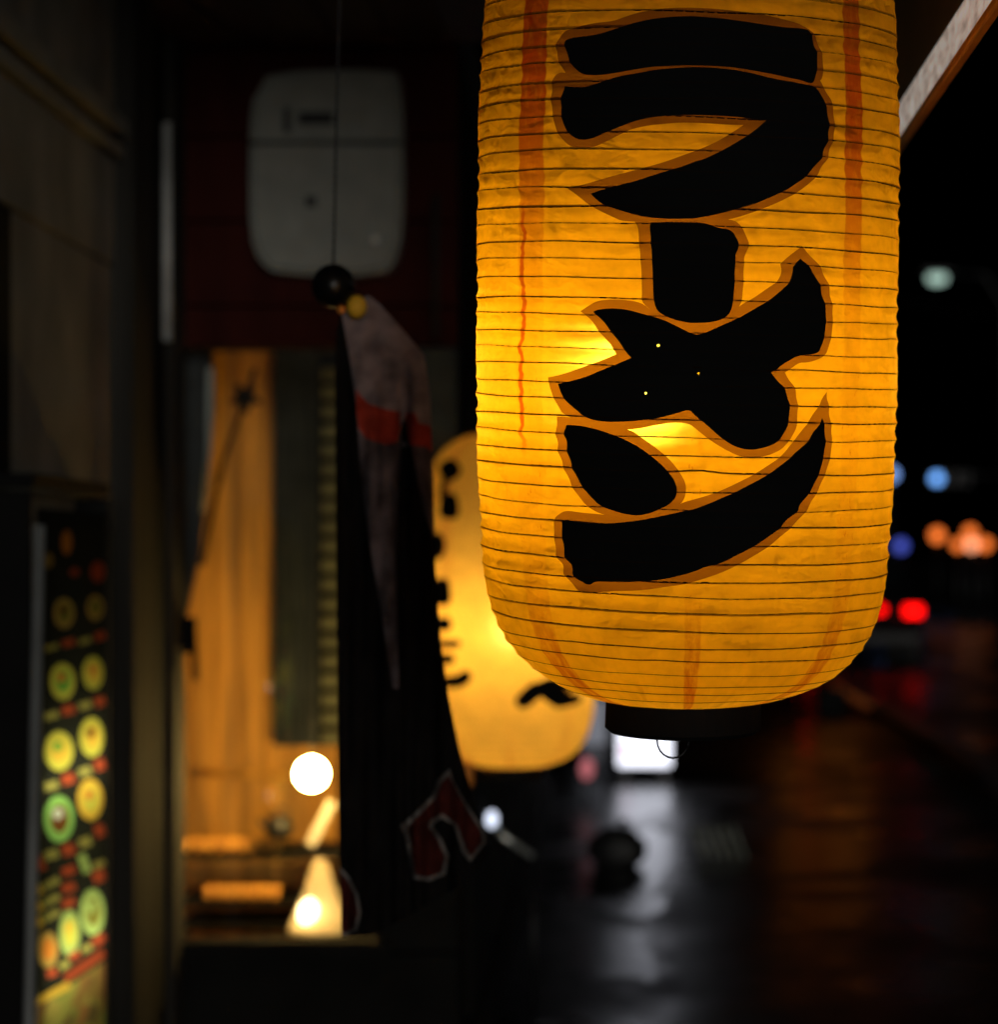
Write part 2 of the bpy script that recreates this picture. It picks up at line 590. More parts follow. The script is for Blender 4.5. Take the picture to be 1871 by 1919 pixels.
for i, q in enumerate(((1080, 1275, 1476, 1533), (1118, 1268, 1548, 1668), (1108, 1255, 1680, 1716), (1078, 1225, 1748, 1842),
                       (1430, 1560, 1484, 1512), (1425, 1650, 1562, 1640), (1440, 1650, 1654, 1674), (1480, 1640, 1692, 1742))):
    puddle(*q, 40 + i)

WX = -1.25      # plane of the near shop wall
FY = 8.3        # plane of the cross wall with the window
NX = -0.45      # plane of the neighbour's wall further along

shop = thing('ramen_shop', 'dark ramen shop front with grey upper wall, deep eave and lit window', 'shop', (WX, FY, 0))


def wall_band(name, y0, y1, z0, z1, mat, x=WX, t=0.12, bev=0.004):
    return box(name, (x - t / 2, (y0 + y1) / 2, (z0 + z1) / 2), (t, y1 - y0, z1 - z0), mat, shop, bevel=bev)


wall_band('upper_wall', -1.0, 7.3, 2.635, 3.3, M['wall_grey'])
wall_band('moulding', -1.0, 7.35, 2.585, 2.630, M['wall_grey'], WX + 0.035, 0.16)
wall_band('moulding', -1.0, 7.35, 2.535, 2.570, M['wall_grey'], WX + 0.02, 0.14)
wall_band('middle_wall', -1.0, 7.3, 2.27, 2.53, M['wall_grey'])
wall_band('lower_panel', 6.08, 7.3, 1.615, 2.265, M['wall_grey'], WX - 0.004)
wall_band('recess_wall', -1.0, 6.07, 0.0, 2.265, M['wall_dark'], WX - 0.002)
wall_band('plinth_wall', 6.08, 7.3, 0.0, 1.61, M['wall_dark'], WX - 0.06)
# corner post and pipes
wall_band('corner_post', 7.32, 7.62, 0.0, 3.3, M['post'], WX + 0.045, 0.2, 0.008)
wall_band('corner_post', 7.66, 8.05, 0.0, 3.3, M['wall_dark'], WX + 0.01, 0.2, 0.008)
wall_band('corner_post', 8.08, FY, 0.0, 3.3, M['post'], WX + 0.03, 0.2, 0.006)
for px, Y, z0, z1, r, mt in ((313, 7.95, 2.13, 2.72, 0.013, 'pipe'), (243, 7.3, 0.0, 3.2, 0.012, 'post'), (318, 7.9, 0.0, 2.1, 0.012, 'post')):
    x = (px - VX) / F * Y
    tube('pipe', [(x, Y, z0), (x, Y, z1)], r, M[mt], shop)
# cross wall with window
OX0, OX1 = WX + 0.005, (715 - VX) / F * FY      # opening
OZ0, OZ1 = EYE + (VY - 1755) / F * FY, EYE + (VY - 652) / F * FY
# header: horizontal dark red boards
zz = OZ1 + 0.004
hb = [0.115, 0.24, 0.24, 0.25, 0.26]
for h in hb:
    box('header_board', ((WX + NX) / 2, FY + 0.04, zz + h / 2), (NX - WX, 0.06, h - 0.006), M['red_wood'], shop, bevel=0.004)
    zz += h
box('header_backing', ((WX + NX) / 2, FY + 0.11, (OZ1 + zz) / 2), (NX - WX, 0.06, zz - OZ1), M['black'], shop)
box('sill_wall', ((WX + NX) / 2, FY + 0.06, (OZ0 - 0.05) / 2), (NX - WX, 0.14, OZ0 - 0.05), M['wall_dark'], shop)
box('window_sill', ((OX0 + OX1) / 2, FY - 0.01, OZ0 - 0.026), (OX1 - OX0 + 0.06, 0.12, 0.04), M['wall_dark'], shop, bevel=0.004)
box('side_wall', ((OX1 + NX) / 2, FY + 0.06, (1.62 + OZ1) / 2), (NX - OX1 - 0.004, 0.12, OZ1 - 1.62), M['green_grey'], shop)
box('side_wall', ((OX1 + NX) / 2, FY + 0.06, (OZ0 + 1.616) / 2 - 0.02), (NX - OX1 - 0.004, 0.12, 1.616 - OZ0 + 0.04), M['wall_dark'], shop)
xx = (816 - VX) / F * 8.22
tube('pipe', [(xx, 8.22, OZ1 + 0.02), (xx, 8.22, 2.56)], 0.010, M['post'], shop)
win = box('window', ((OX0 + OX1) / 2, FY + 0.03, (OZ0 + OZ1) / 2), (OX1 - OX0, 0.004, OZ1 - OZ0 - 0.01), M['glass'], shop)
for nm, c, s in (('frame', (OX0 + 0.006, FY + 0.03, (OZ0 + OZ1) / 2), (0.012, 0.05, OZ1 - OZ0)),
                 ('frame', (OX1 - 0.012, FY + 0.03, (OZ0 + OZ1) / 2), (0.024, 0.05, OZ1 - OZ0))):
    box(nm, c, s, M['black'], win, bevel=0.002)
# bracket on the window jamb
p = P(350, 1190, FY - 0.06)
box('bracket', p, (0.05, 0.05, 0.10), M['black'], shop, bevel=0.004)
tube('bracket', [P(362, 1170, FY - 0.07), P(366, 1275, FY - 0.07)], 0.009, M['black'], shop)
# eave: soffit planks, fascia, battens
EX = 0.39
EZ = 2.98
npl = 11
for i in range(npl):
    x0 = WX + i * (EX + 0.06 - WX) / npl
    x1 = WX + (i + 1) * (EX + 0.06 - WX) / npl
    box('soffit_plank', ((x0 + x1) / 2, 5.5, EZ + 0.015 + 0.003 * (i % 2)), (x1 - x0 - 0.006, 5.4, 0.03), M['soffit'], shop, bevel=0.003)
for i, (z0, z1) in enumerate(((2.18, 2.36), (2.366, 2.56), (2.566, 2.76), (2.766, 2.96))):
    box('fascia_board', (EX + 0.035 + 0.006 * (i % 2), 5.5, (z0 + z1) / 2), (0.03, 5.4, z1 - z0), M['soffit'], shop, bevel=0.003)
box('eave_batten', (EX - 0.005, 5.5, 2.106), (0.012, 5.4, 0.012), M['lip'], shop, bevel=0.003)

# white band along the inside of the eave edge, its brightness added as glow
strip = thing('eave_edge_band', 'white band with added glow running along the wooden eave edge at upper right', 'eave band', (EX, 5.5, 2.14))


def strip_mat():
    m, nt, N, L = new_mat('white eave band with added glow')
    b = N['Principled BSDF']
    tc = N.new('ShaderNodeTexCoord')
    mp = N.new('ShaderNodeMapping'); mp.inputs['Scale'].default_value = (1, 9, 30)
    n1 = N.new('ShaderNodeTexNoise'); n1.inputs['Scale'].default_value = 2.0; n1.inputs['Detail'].default_value = 5
    L.new(tc.outputs['Object'], mp.inputs[0]); L.new(mp.outputs[0], n1.inputs['Vector'])
    cr = N.new('ShaderNodeValToRGB')
    cr.color_ramp.elements[0].position = 0.3; cr.color_ramp.elements[1].position = 0.7
    cr.color_ramp.elements[0].color = (0.42, 0.32, 0.25, 1); cr.color_ramp.elements[1].color = (1, 0.90, 0.80, 1)
    L.new(n1.outputs['Fac'], cr.inputs[0])
    L.new(cr.outputs[0], b.inputs['Base Color']); L.new(cr.outputs[0], b.inputs['Emission Color'])
    b.inputs['Emission Strength'].default_value = 0.36  # added glow makes the band read white
    return m


box('cover', (EX - 0.002, 5.5, 2.139), (0.009, 5.4, 0.050), strip_mat(), strip, bevel=0.003)
box('rail', (EX + 0.018, 5.5, 2.171), (0.012, 5.4, 0.008), M['iron'], strip)

# neighbour's wall further along the street
nb = thing('neighbour_building', 'unlit dark building along the left side beyond the second lantern', 'building', (NX, 13, 0))
for i in range(5):
    y0 = FY + 0.18 + i * 1.9
    box('wall_panel', (NX - 0.1, y0 + 0.94, 1.6), (0.2, 1.87, 3.2), M['wall_dark'], nb, bevel=0.01)
    box('shutter', (NX + 0.012, y0 + 0.94, 1.1), (0.02, 1.4, 2.0), M['wall_dark'], nb, bevel=0.004)
box('base_course', (NX + 0.02, FY + 5.0, 0.09), (0.06, 9.6, 0.18), M['wall_dark'], nb, bevel=0.01)

# right-hand kerb
kerb = thing('kerb', 'wet stone kerb running along the right side of the street', 'kerb', (2.5, 20, 0))
for i in range(30):
    box('kerb_stone', (2.55 + 0.004 * (i % 3), 10.5 + i * 1.5, 0.06), (0.18, 1.48, 0.12), M['kerb'], kerb, bevel=0.015)

# ================================================================ interior behind the window
room = thing('shop_interior', 'warm pine plank wall seen through the shop window', 'interior', (-1.1, 10, 0))
n = 10
bx0, bx1 = -1.75, -0.93
for i in range(n):
    w = (bx1 - bx0) / n
    box('plank', (bx0 + (i + 0.5) * w, 9.80 + 0.006 * (i % 2), 1.15), (w - 0.003, 0.03, 2.3), M['warm_wood'], room, bevel=0.004)
box('backing', (-1.2, 9.9, 1.15), (1.4, 0.04, 2.3), M['dark_wood'], room)
fb = bmesh.new()
cols_ = []
for i in range(41):
    x = -1.132 + 0.15 * i / 40
    y = 9.68 + 0.016 * math.sin(i * 0.95) + 0.006 * math.sin(i * 2.3)
    cols_.append([fb.verts.new((x, y + 0.004 * math.sin(i * 0.5 + z * 3), z)) for z in (0.92, 1.2, 1.5, 1.9, 2.3)])
for a, b in zip(cols_, cols_[1:]):
    for j in range(4): fb.faces.new((a[j], b[j], b[j + 1], a[j + 1]))
obj('grey_curtain', fb, surf('grey folded curtain', (0.036, 0.042, 0.046), 0.95, 0.3, scale=12, spec=0.05), room, True)
box('floor', (-1.2, 9.3, 0.02), (1.5, 1.7, 0.04), M['dark_wood'], room)
box('ceiling', (-1.2, 9.3, 2.33), (1.5, 1.7, 0.04), M['dark_wood'], room)
box('left_wall', (-1.90, 9.3, 1.17), (0.06, 1.7, 2.24), M['warm_wood'], room)
box('right_wall', (-0.56, 9.3, 1.17), (0.06, 1.7, 2.24), M['dark_wood'], room)
# column of small tiles
cx = (615 - VX) / F * 9.66
box('tile_backing', (cx + 0.06, 9.70, 1.61), (0.2, 0.05, 1.38), M['grout'], room)
for k in range(20):
    z = EYE + (VY - 700 - k * 36) / F * 9.66
    box('tile', (cx + 0.03, 9.668, z), (0.10, 0.02, 0.040), M['tile'], room, bevel=0.003)
# rail and counter
tube('rail', [P(380, 1447, 9.7), P(545, 1455, 9.7)], 0.012, M['warm_wood'], room)
cy = 9.35
for py in (1597, 1685, 1728):
    z = EYE + (VY - py) / F * cy
    box('shelf', ((P(355, 0, cy).x + P(640, 0, cy).x) / 2, cy + 0.06, z), (0.52, 0.36, 0.022), M['dark_wood'], room, bevel=0.003)
for k, py in enumerate((1582, 1671)):
    z = EYE + (VY - py - 6) / F * cy
    for j in range(9 - 2 * k):
        px = 356 + j * 21 + (k * 40)
        c = lathe('cup', [(0.0, 0), (0.010, 0), (0.0125, 0.01), (0.0140, 0.046), (0.0122, 0.046), (0.0100, 0.012), (0, 0.01)],
                  (P(px, 0, cy).x, cy - 0.08 + 0.012 * (j % 2), z - 0.0065), M['cup'], None, n=14)
        tag(c, '%s small orange cup from the left on the %s shelf inside the window' % (('first', 'second', 'third', 'fourth', 'fifth', 'sixth', 'seventh', 'eighth', 'ninth')[j], ('upper', 'lower')[k]), 'cup', 'cups on the shelves')

# kettle
kc = P(523, 1560, 9.2)
ket = thing('kettle', 'round dark kettle on the counter beside the bright globe lamp', 'kettle', (kc.x, kc.y, kc.z - 0.018))
lathe('body', [(0, 0), (0.028, 0), (0.042, 0.02), (0.045, 0.042), (0.034, 0.064), (0.015, 0.073), (0, 0.073)], ket.location, M['iron'], ket, n=24)
ball('lid', Vector(ket.location) + Vector((0, 0, 0.076)), 0.009, M['iron'], ket, 2)
tube('spout', [Vector(ket.location) + Vector(v) for v in ((-0.03, 0, 0.03), (-0.055, 0, 0.045), (-0.062, 0, 0.062))], [0.011, 0.008, 0.006], M['iron'], ket)
tube('handle', [Vector(ket.location) + Vector((0.034 * math.cos(a), 0, 0.058 + 0.04 * math.sin(a))) for a in [i * math.pi / 8 for i in range(9)]], 0.0035, M['iron'], ket, 6)

# white globe lamp
gc = P(584, 1450, 8.95)
gl = thing('globe_lamp', 'glowing round white globe lamp inside the shop window', 'lamp', (gc.x, gc.y, gc.z))
ball('globe', gc, 0.047, glow('globe lamp glow', (1.0, 0.62, 0.18), 280), gl, 3)
tube('stem', [gc + Vector((0, 0.02, 0.05)), gc + Vector((0, 0.05, 1.42))], 0.002, M['black'], gl, 6)
# white leaning card
cd = thing('menu_card', 'white card leaning below the globe lamp on the counter', 'card', P(600, 1590, 9.25))
b2 = bm_box(bmesh.new(), P(602, 1542, 9.3), (0.030, 0.006, 0.155), (0.0, rad(27), 0))
obj('sheet', b2, M['white_top'], cd)
# cone shaded table lamp
tc_ = P(580, 1742, 9.1)
tl = thing('table_lamp', 'cone shaped table lamp shining white at the bottom of the window', 'lamp', (tc_.x, tc_.y, tc_.z))
lathe('shade', [(0.098, 0.0), (0.055, 0.10), (0.018, 0.215), (0.0, 0.218)], (tc_.x + 0.03, tc_.y + 0.03, tc_.z), translucent('cream lamp shade', (0.42, 0.33, 0.18), (0.3, 0.26, 0.2)), tl, 32)
ball('bulb', (tc_.x + 0.004, tc_.y - 0.02, tc_.z + 0.05), 0.036, glow('table bulb glow', (1.0, 0.72, 0.36), 10), tl, 2, (1, 1, 1.35))
lathe('base', [(0, -0.012), (0.10, -0.012), (0.10, 0), (0, 0)], (tc_.x + 0.03, tc_.y + 0.03, tc_.z), M['white_top'], tl, 24)

# curtain pulled aside at the left of the window
cur = thing('tied_curtain', 'dark curtain gathered to the left side of the shop window', 'curtain', P(345, 1180, 8.62))
oc = [(318, 640), (398, 640), (402, 760), (392, 900), (376, 1040), (345, 1180), (318, 1300)]
g = [(x, y) for x in range(320, 410, 9) for y in range(645, 1300, 24)]
V, R = cut_sheet(oc, [('stripe', [(388, 690), (402, 690), (396, 860), (384, 960), (376, 960), (386, 850)])], g, 12)
V3 = np.array([tuple(P(x, y, 8.62 + 0.02 * math.sin(x * 0.22 + y * 0.004))) for x, y in V])
sheet_part('cloth', V3, R[''], V, M['curtain'], cur)
sheet_part('pale_edge', V3, R['stripe'], V, M['pipe'], cur)
tube('cord', [P(478, 690, 8.6), P(455, 760, 8.6), P(420, 860, 8.6), P(392, 985, 8.6), P(378, 1060, 8.6)], 0.008, M['black'], cur, 6)
kb = bmesh.new()
for a in range(5):
    an = a * 2 * math.pi / 5 + 0.3
    bm_tube(kb, [P(460, 745, 8.58), P(460 + 30 * math.cos(an), 745 + 30 * math.sin(an), 8.58 + 0.01 * (a % 2))], [0.022, 0.008], 6)
obj('knot', kb, M['black'], cur)

# ================================================================ meter box on the dark wall
mb = thing('meter_box', 'pale grey plastic meter box mounted high on the dark red wall', 'meter box', P(607, 320, FY))
pts = [(500, 132), (735, 128), (752, 150), (756, 300), (754, 430), (742, 490), (715, 516), (520, 514), (484, 488), (468, 440), (466, 300), (470, 188), (484, 170)]
pp = [tuple(P(x, y, FY - 0.11).xz) for x, y in smooth_poly(pts, 1)]
seam_z = P(0, 268, FY - 0.11).z
lo = [q for q in pp]
b2 = bm_prism(bmesh.new(), pp, FY - 0.11, FY + 0.008)
bmesh.ops.bevel(b2, geom=[e for e in b2.edges if abs(e.verts[0].co.y - (FY - 0.11)) < 1e-4 and abs(e.verts[1].co.y - (FY - 0.11)) < 1e-4], offset=0.015, segments=3, affect='EDGES')
case = obj('case', b2, M['box_white'], mb)
box('lid_seam', P(611, 268, FY - 0.112), (0.425, 0.004, 0.012), M['slot'], case)
box('slot', P(592, 222, FY - 0.113), (0.098, 0.006, 0.034), M['slot'], case, bevel=0.004)
box('mark', P(538, 226, FY - 0.113), (0.018, 0.006, 0.068), M['slot'], case)
box('mark', P(583, 378, FY - 0.113), (0.03, 0.006, 0.03), M['slot'], case)
ball('screw', P(703, 450, FY - 0.113), 0.012, M['white_paint'], case, 2)

# ================================================================ menu light box on the near wall
PXW = WX + 0.075


def PW(px, py, off=0.0):
    """photo pixel on the plane of the menu sign (parallel to the street)"""
    Y = (PXW + off) * F / (px - VX)
    return Vector((PXW + off, Y, EYE + (VY - py) / F * Y))


sign = thing('menu_light_box', 'tall backlit menu sign with rows of dish pictures on the left wall', 'menu sign', (WX, 6.4, 0.4))
ya, yb = PW(68, 0).y, PW(199, 0).y
za, zb = 0.42, 1.60
sheet_zs = za


def zy(cx, cy): return (cx / 1.92, 920 + cy / 1.92)


prints = []


def dish(cx, cy, w, h, rim, food, food2=None):
    x, y = zy(cx, cy)
    prints.append((rim, ellipse(x, y, w / 1.92, h / 1.92, 20)))
    prints.append((food, ellipse(x + 1, y - 1, w / 1.92 * 0.62, h / 1.92 * 0.62, 16)))
    if food2: prints.append((food2, ellipse(x - 2, y - h * 0.06, w / 1.92 * 0.34, h / 1.92 * 0.26, 12, 0.4)))


def strip_(tag_, x0, y0, x1, y1, w):
    prints.append((tag_, stroke_poly([zy(x0, y0), zy(x1, y1)], w / 1.92)))


dish(230, 440, 75, 110, 'tan', 'olive', 'brown'); dish(343, 420, 60, 90, 'tan', 'olive')
dish(225, 685, 92, 132, 'lime', 'green', 'orange'); dish(335, 655, 74, 120, 'lime', 'gold', 'orange')
dish(212, 935, 105, 142, 'lime', 'gold', 'green'); dish(330, 885, 86, 142, 'lime', 'gold', 'brown')
dish(212, 1180, 108, 168, 'mint', 'brown', 'white'); dish(325, 1110, 92, 148, 'gold', 'lime', 'orange')
dish(172, 1650, 76, 132, 'tan', 'orange'); dish(250, 1590, 74, 168, 'pale', 'lime', 'gold'); dish(333, 1515, 88, 168, 'pale', 'olive', 'pale')
prints.append(('orange', ellipse(*zy(240, 185), 20, 46, 14))); prints.append(('tan', ellipse(*zy(172, 250), 20, 30, 12)))
prints.append(('red', ellipse(*zy(352, 290), 26, 40, 12))); prints.append(('red', ellipse(*zy(268, 292), 18, 16, 10)))
for (a, b_, c_, d_, e_) in ((815, 790, 770, 757, 26), (1068, 1038, 1008, 985, 30), (1315, 1292, 1262, 1222, 34), (570, 548, 538, 522, 20)):
    strip_('text', 160, a, 208, a - 14, e_); strip_('red', 224, b_ + 4, 268, b_ - 8, e_ + 6)
    strip_('text', 285, c_ + 8, 328, c_ - 6, e_); strip_('red', 342, d_ + 6, 378, d_ - 6, e_ + 8)
strip_('red', 132, 1345, 158, 1335, 50)
for y in (1430, 1490, 1545):
    strip_('gold', 128, y + 10, 150, y - 2, 34); strip_('text', 156, y - 4, 212, y - 34, 26); strip_('red', 224, y - 56, 270, y - 72, 30)
strip_('pale', 290, 1345, 318, 1335, 70); strip_('red', 335, 1395, 378, 1375, 44); strip_('text', 335, 1350, 378, 1335, 24)
strip_('red', 168, 1740, 205, 1728, 28); strip_('text', 215, 1715, 250, 1695, 24); strip_('red', 252, 1680, 285, 1662, 28)
strip_('text', 295, 1655, 330, 1635, 24); strip_('red', 335, 1630, 378, 1600, 30); strip_('red', 235, 1755, 376, 1660, 26)
prints.append(('photo', [zy(120, 1860), zy(250, 1775), zy(378, 1690), zy(378, 2100), zy(120, 2200)]))
strip_('gold', 125, 1840, 250, 1775, 26)
outer = [(69, 1000), (198, 1003), (198, 1990), (69, 2080)]
outer = [tuple(zy(132, 60)), tuple(zy(381, 80)), tuple(zy(381, 2010)), tuple(zy(128, 2180))]
g = [(x, y) for x in range(70, 200, 12) for y in range(960, 2070, 30)]
V, R = cut_sheet(outer, prints, g, 8)
V3 = np.array([tuple(PW(x, y)) for x, y in V])
pcol = dict(tan=(0.42, 0.27, 0.06), olive=(0.2, 0.18, 0.03), lime=(0.60, 0.55, 0.07), green=(0.16, 0.40, 0.05), gold=(0.75, 0.46, 0.05), brown=(0.16, 0.06, 0.015),
            orange=(0.65, 0.22, 0.03), mint=(0.28, 0.55, 0.12), white=(0.6, 0.6, 0.45), pale=(0.36, 0.48, 0.13), red=(0.42, 0.07, 0.025), text=(0.34, 0.30, 0.07))
TS = 0.55
panel = sheet_part('panel', V3, R[''], V, translucent('dark print film', (0.012, 0.012, 0.008), (0.01, 0.01, 0.01)), sign)
pn = dict(red='price_tag', text='menu_text', photo='photo_strip')
for t, tri in R.items():
    if t in ('', 'photo'): continue
    c = pcol[t]
    sheet_pieces(pn.get(t, 'dish_print'), V3, tri, V, translucent('print ' + t, tuple(x * TS for x in c), tuple(x * 0.3 for x in c)), panel)


def photo_mat():
    m, nt, N, L = new_mat('food photo print')
    N.remove(N['Principled BSDF'])
    tc = N.new('ShaderNodeTexCoord')
    n1 = N.new('ShaderNodeTexVoronoi'); n1.inputs['Scale'].default_value = 14
    mp = N.new('ShaderNodeMapping'); mp.inputs['Scale'].default_value = (1, 0.5, 2)
    L.new(tc.outputs['Object'], mp.inputs[0]); L.new(mp.outputs[0], n1.inputs['Vector'])
    cr = N.new('ShaderNodeValToRGB')
    e = cr.color_ramp.elements
    e[0].color = (0.05, 0.06, 0.02, 1); e[1].color = (0.30, 0.22, 0.05, 1)
    x = e.new(0.35); x.color = (0.22, 0.10, 0.03, 1); x = e.new(0.6); x.color = (0.14, 0.16, 0.03, 1)
    L.new(n1.outputs['Color'], cr.inputs[0])
    t = N.new('ShaderNodeBsdfTranslucent'); L.new(cr.outputs[0], t.inputs[0])
    L.new(t.outputs[0], N['Material Output'].inputs[0])
    return m


sheet_part('photo_strip', V3, R['photo'], V, photo_mat(), panel)
# housing: back, top, sides, tube
ztop = PW(130, 975).z
yb2 = yb + 0.01
box('housing', (PXW - 0.10, (ya + yb) / 2, 0.95), (0.02, yb - ya + 0.08, 1.5), M['white_paint'], sign)
box('housing', (PXW - 0.05, (ya + yb) / 2, 1.70), (0.10, yb - ya + 0.08, 0.03), M['black'], sign)
box('housing', (PXW - 0.05, (ya + yb) / 2, 0.16), (0.10, yb - ya + 0.08, 0.03), M['black'], sign)
box('housing', (PXW - 0.044, yb2 + 0.03, 0.93), (0.09, 0.02, 1.5), M['black'], sign)
box('housing', (PXW - 0.052, ya - 0.016, 0.93), (0.088, 0.02, 1.5), M['black'], sign)
ft = [PW(75, 1000, 0.012), PW(52, 1925, 0.012), PW(50, 2080, 0.012)]
tube('frame', [PW(74, 985, 0.012), PW(54, 1925, 0.012), PW(51, 2120, 0.012)], 0.012, surf('grey sign frame', (0.17, 0.18, 0.18), 0.5, 0.3), sign, 8)
for zt_ in (0.70, 1.08): tube('tube_lamp', [(PXW - 0.065, ya + 0.08, zt_), (PXW - 0.065, yb - 0.02, zt_)], 0.012, glow('sign tube glow', (1.0, 0.97, 0.72), 13.5), sign, 8)

# ================================================================ paper lanterns
SC = 3.15 / F           # metres per photo pixel at the front lantern
prof_px = [(1313, 147), (1308, 175), (1300, 202), (1276, 257), (1248, 298), (1206, 337), (1153, 363), (1082, 379), (987, 388), (842, 394), (600, 396), (480, 396)]
prof_px = prof_px + [(1080 - y, r) for y, r in prof_px[::-1]]
PH = np.array([(1313 - y) * SC for y, _ in prof_px])
PR = np.array([r * SC for _, r in prof_px])
LH = PH[-1]             # paper height


def prof(h):
    """smooth (Catmull) profile radius"""
    h = np.clip(np.asarray(h, float), 0, LH)
    i = np.clip(np.searchsorted(PH, h) - 1, 0, len(PH) - 2)
    d = np.diff(PR) / np.maximum(np.diff(PH), 1e-9)
    m = np.concatenate([[d[0]], (d[1:] + d[:-1]) / 2, [d[-1]]])
    m[1] = d[0] * 0.5 + d[1] * 0.5
    w = PH[i + 1] - PH[i]; t = (h - PH[i]) / w
    return ((2 * t**3 - 3 * t**2 + 1) * PR[i] + (t**3 - 2 * t**2 + t) * w * m[i] + (-2 * t**3 + 3 * t**2) * PR[i + 1] + (t**3 - t**2) * w * m[i + 1])


class Lantern:
    def __init__(self, name, label, px, py, Y, tilt, roll, scale, ribs, group, shear=0.0):
        base = P(px, py, Y)
        self.ribs = np.array(sorted(ribs)); self.s = scale; self.rib_k = 1.0; self.k = shear   # the hoops hang a little askew
        ax = Matrix.Rotation(rad(roll), 4, 'Y') @ Matrix.Rotation(rad(tilt), 4, 'X')
        self.t = thing(name, label, 'lantern', base, group, ax.to_euler())
        self.M = parent_world(self.t)
        self.Mi = self.M.inverted()

    def unproject(self, px, py):
        """photo pixel -> (angle, height) on the front of the lantern"""
        o = self.Mi @ Vector((0, 0, EYE)); d = (self.Mi.to_3x3() @ (P(px, py, 1.0) - Vector((0, 0, EYE))))
        o, d = o / self.s, d / self.s
        t = (-o.y / d.y) * 0.7; tmax = -o.y / d.y
        lo_, hi_ = t, tmax

        def f(t):
            q = o + d * t
            return math.hypot(q.x, q.y) - float(prof(q.z + self.k * q.x))
        if f(hi_) > 0: hi_ = tmax
        for _ in range(40):
            mid = (lo_ + hi_) / 2
            if f(mid) > 0: lo_ = mid
            else: hi_ = mid
        q = o + d * lo_
        return math.atan2(q.x, -q.y), q.z + self.k * q.x

    def surface(self, th, h, jitter):
        """(angle, height) arrays -> local points, paper hollow between the ribs with slight creases"""
        rb = self.ribs
        i = np.clip(np.searchsorted(rb, h), 1, len(rb) - 1)
        a, b = rb[i - 1], rb[i]
        f = np.clip((h - a) / (b - a), 0, 1)
        sag = 0.0024 * np.sin(np.pi * f) * np.clip((b - a) / 0.018, 0, 1.3)
        sag = sag * (0.7 + 0.5 * np.sin(th * 2.3 + i * 0.9))
        w = np.array([noise.noise(Vector((t * 9.0 + hh * 22.0, hh * 75.0, jitter))) for t, hh in zip(th, h)])
        w2 = np.array([noise.noise(Vector((t * 3.0 - hh * 9, hh * 11.0, jitter + 5))) for t, hh in zip(th, h)])
        r = prof(h) - sag + 0.0006 * w * np.sin(np.pi * f) + 0.0012 * w2
        r *= self.s
        return np.stack([r * np.sin(th), -r * np.cos(th), h * self.s - self.k * r * np.sin(th) * np.clip(h / 0.03, 0, 1)], axis=1)

    def build(self, prints, mats, jitter, names, cols=132, sub=4):
        R0 = 0.225
        rows = []
        rb = self.ribs
        for a, b in zip(rb, rb[1:]):
            rows += [a + (b - a) * k / sub for k in range(sub)]
        rows.append(rb[-1])
        ths = np.linspace(-math.pi, math.pi, cols + 1)
        grid = [(t * R0, h) for h in rows[1:-1] for t in ths[1:-1]]
        outer = [(-math.pi * R0, rows[0]), (math.pi * R0, rows[0]), (math.pi * R0, rows[-1]), (-math.pi * R0, rows[-1])]
        polys = [(t, [(a * R0, h) for a, h in p]) for t, p in prints]
        V, R = cut_sheet(outer, polys, grid, 0.006)
        th, h = V[:, 0] / R0, V[:, 1]
        V3 = self.surface(th, h, jitter)
        UV = np.stack([th, h], axis=1)
        self.paper = sheet_part('paper', V3, R[''], UV, mats[''], self.t, world_space=False)
        for t, tri in R.items():
            if t == '': continue
            if t == 'hole': sheet_pieces('pinhole', V3, tri, UV, mats[''], self.t, world_space=False); continue
            sheet_pieces(names[t], V3, tri, UV, mats[t], self.t, world_space=False)
        # ribs: each hoop its own part, slightly out of true
        rnd = random.Random(jitter)
        n, k = 110, 5
        tt = np.array([2 * math.pi * a / n - math.pi for a in range(n)])
        for i, h in enumerate(rb):
            bm = bmesh.new()
            ph, am = rnd.uniform(0, 6.28), rnd.uniform(0.0002, 0.0016)
            last = i in (0, len(rb) - 1)
            mr = (0.0016 if last else rnd.uniform(0.00058, 0.00088)) * self.s * self.rib_k
            kink, kw = rnd.uniform(-3, 3), rnd.uniform(-0.0022, 0.0022)
            hh = np.clip(h + (0 if last else 1) * (am * np.sin(tt + ph) + 0.0004 * np.sin(5 * tt + ph * 3) + 0.0003 * np.sin(11 * tt + ph) + kw * np.exp(-((tt - kink) / 0.09) ** 2)), 0, LH)
            C = self.surface(tt, hh, jitter)
            ring = []
            for t, c in zip(tt, C):
                nr = Vector((math.sin(t), -math.cos(t), 0)); up = Vector((0, 0, 1))
                c = Vector(c) - nr * mr * 0.8
                ring.append([bm.verts.new(c + nr * mr * math.cos(q) + up * mr * math.sin(q)) for q in [2 * math.pi * j / k for j in range(k)]])
            for a in range(n):
                for j in range(k):
                    bm.faces.new((ring[a][j], ring[(a + 1) % n][j], ring[(a + 1) % n][(j + 1) % k], ring[a][(j + 1) % k]))
            obj('rib', bm, M['rib'], self.t, smooth=True, world_space=False)

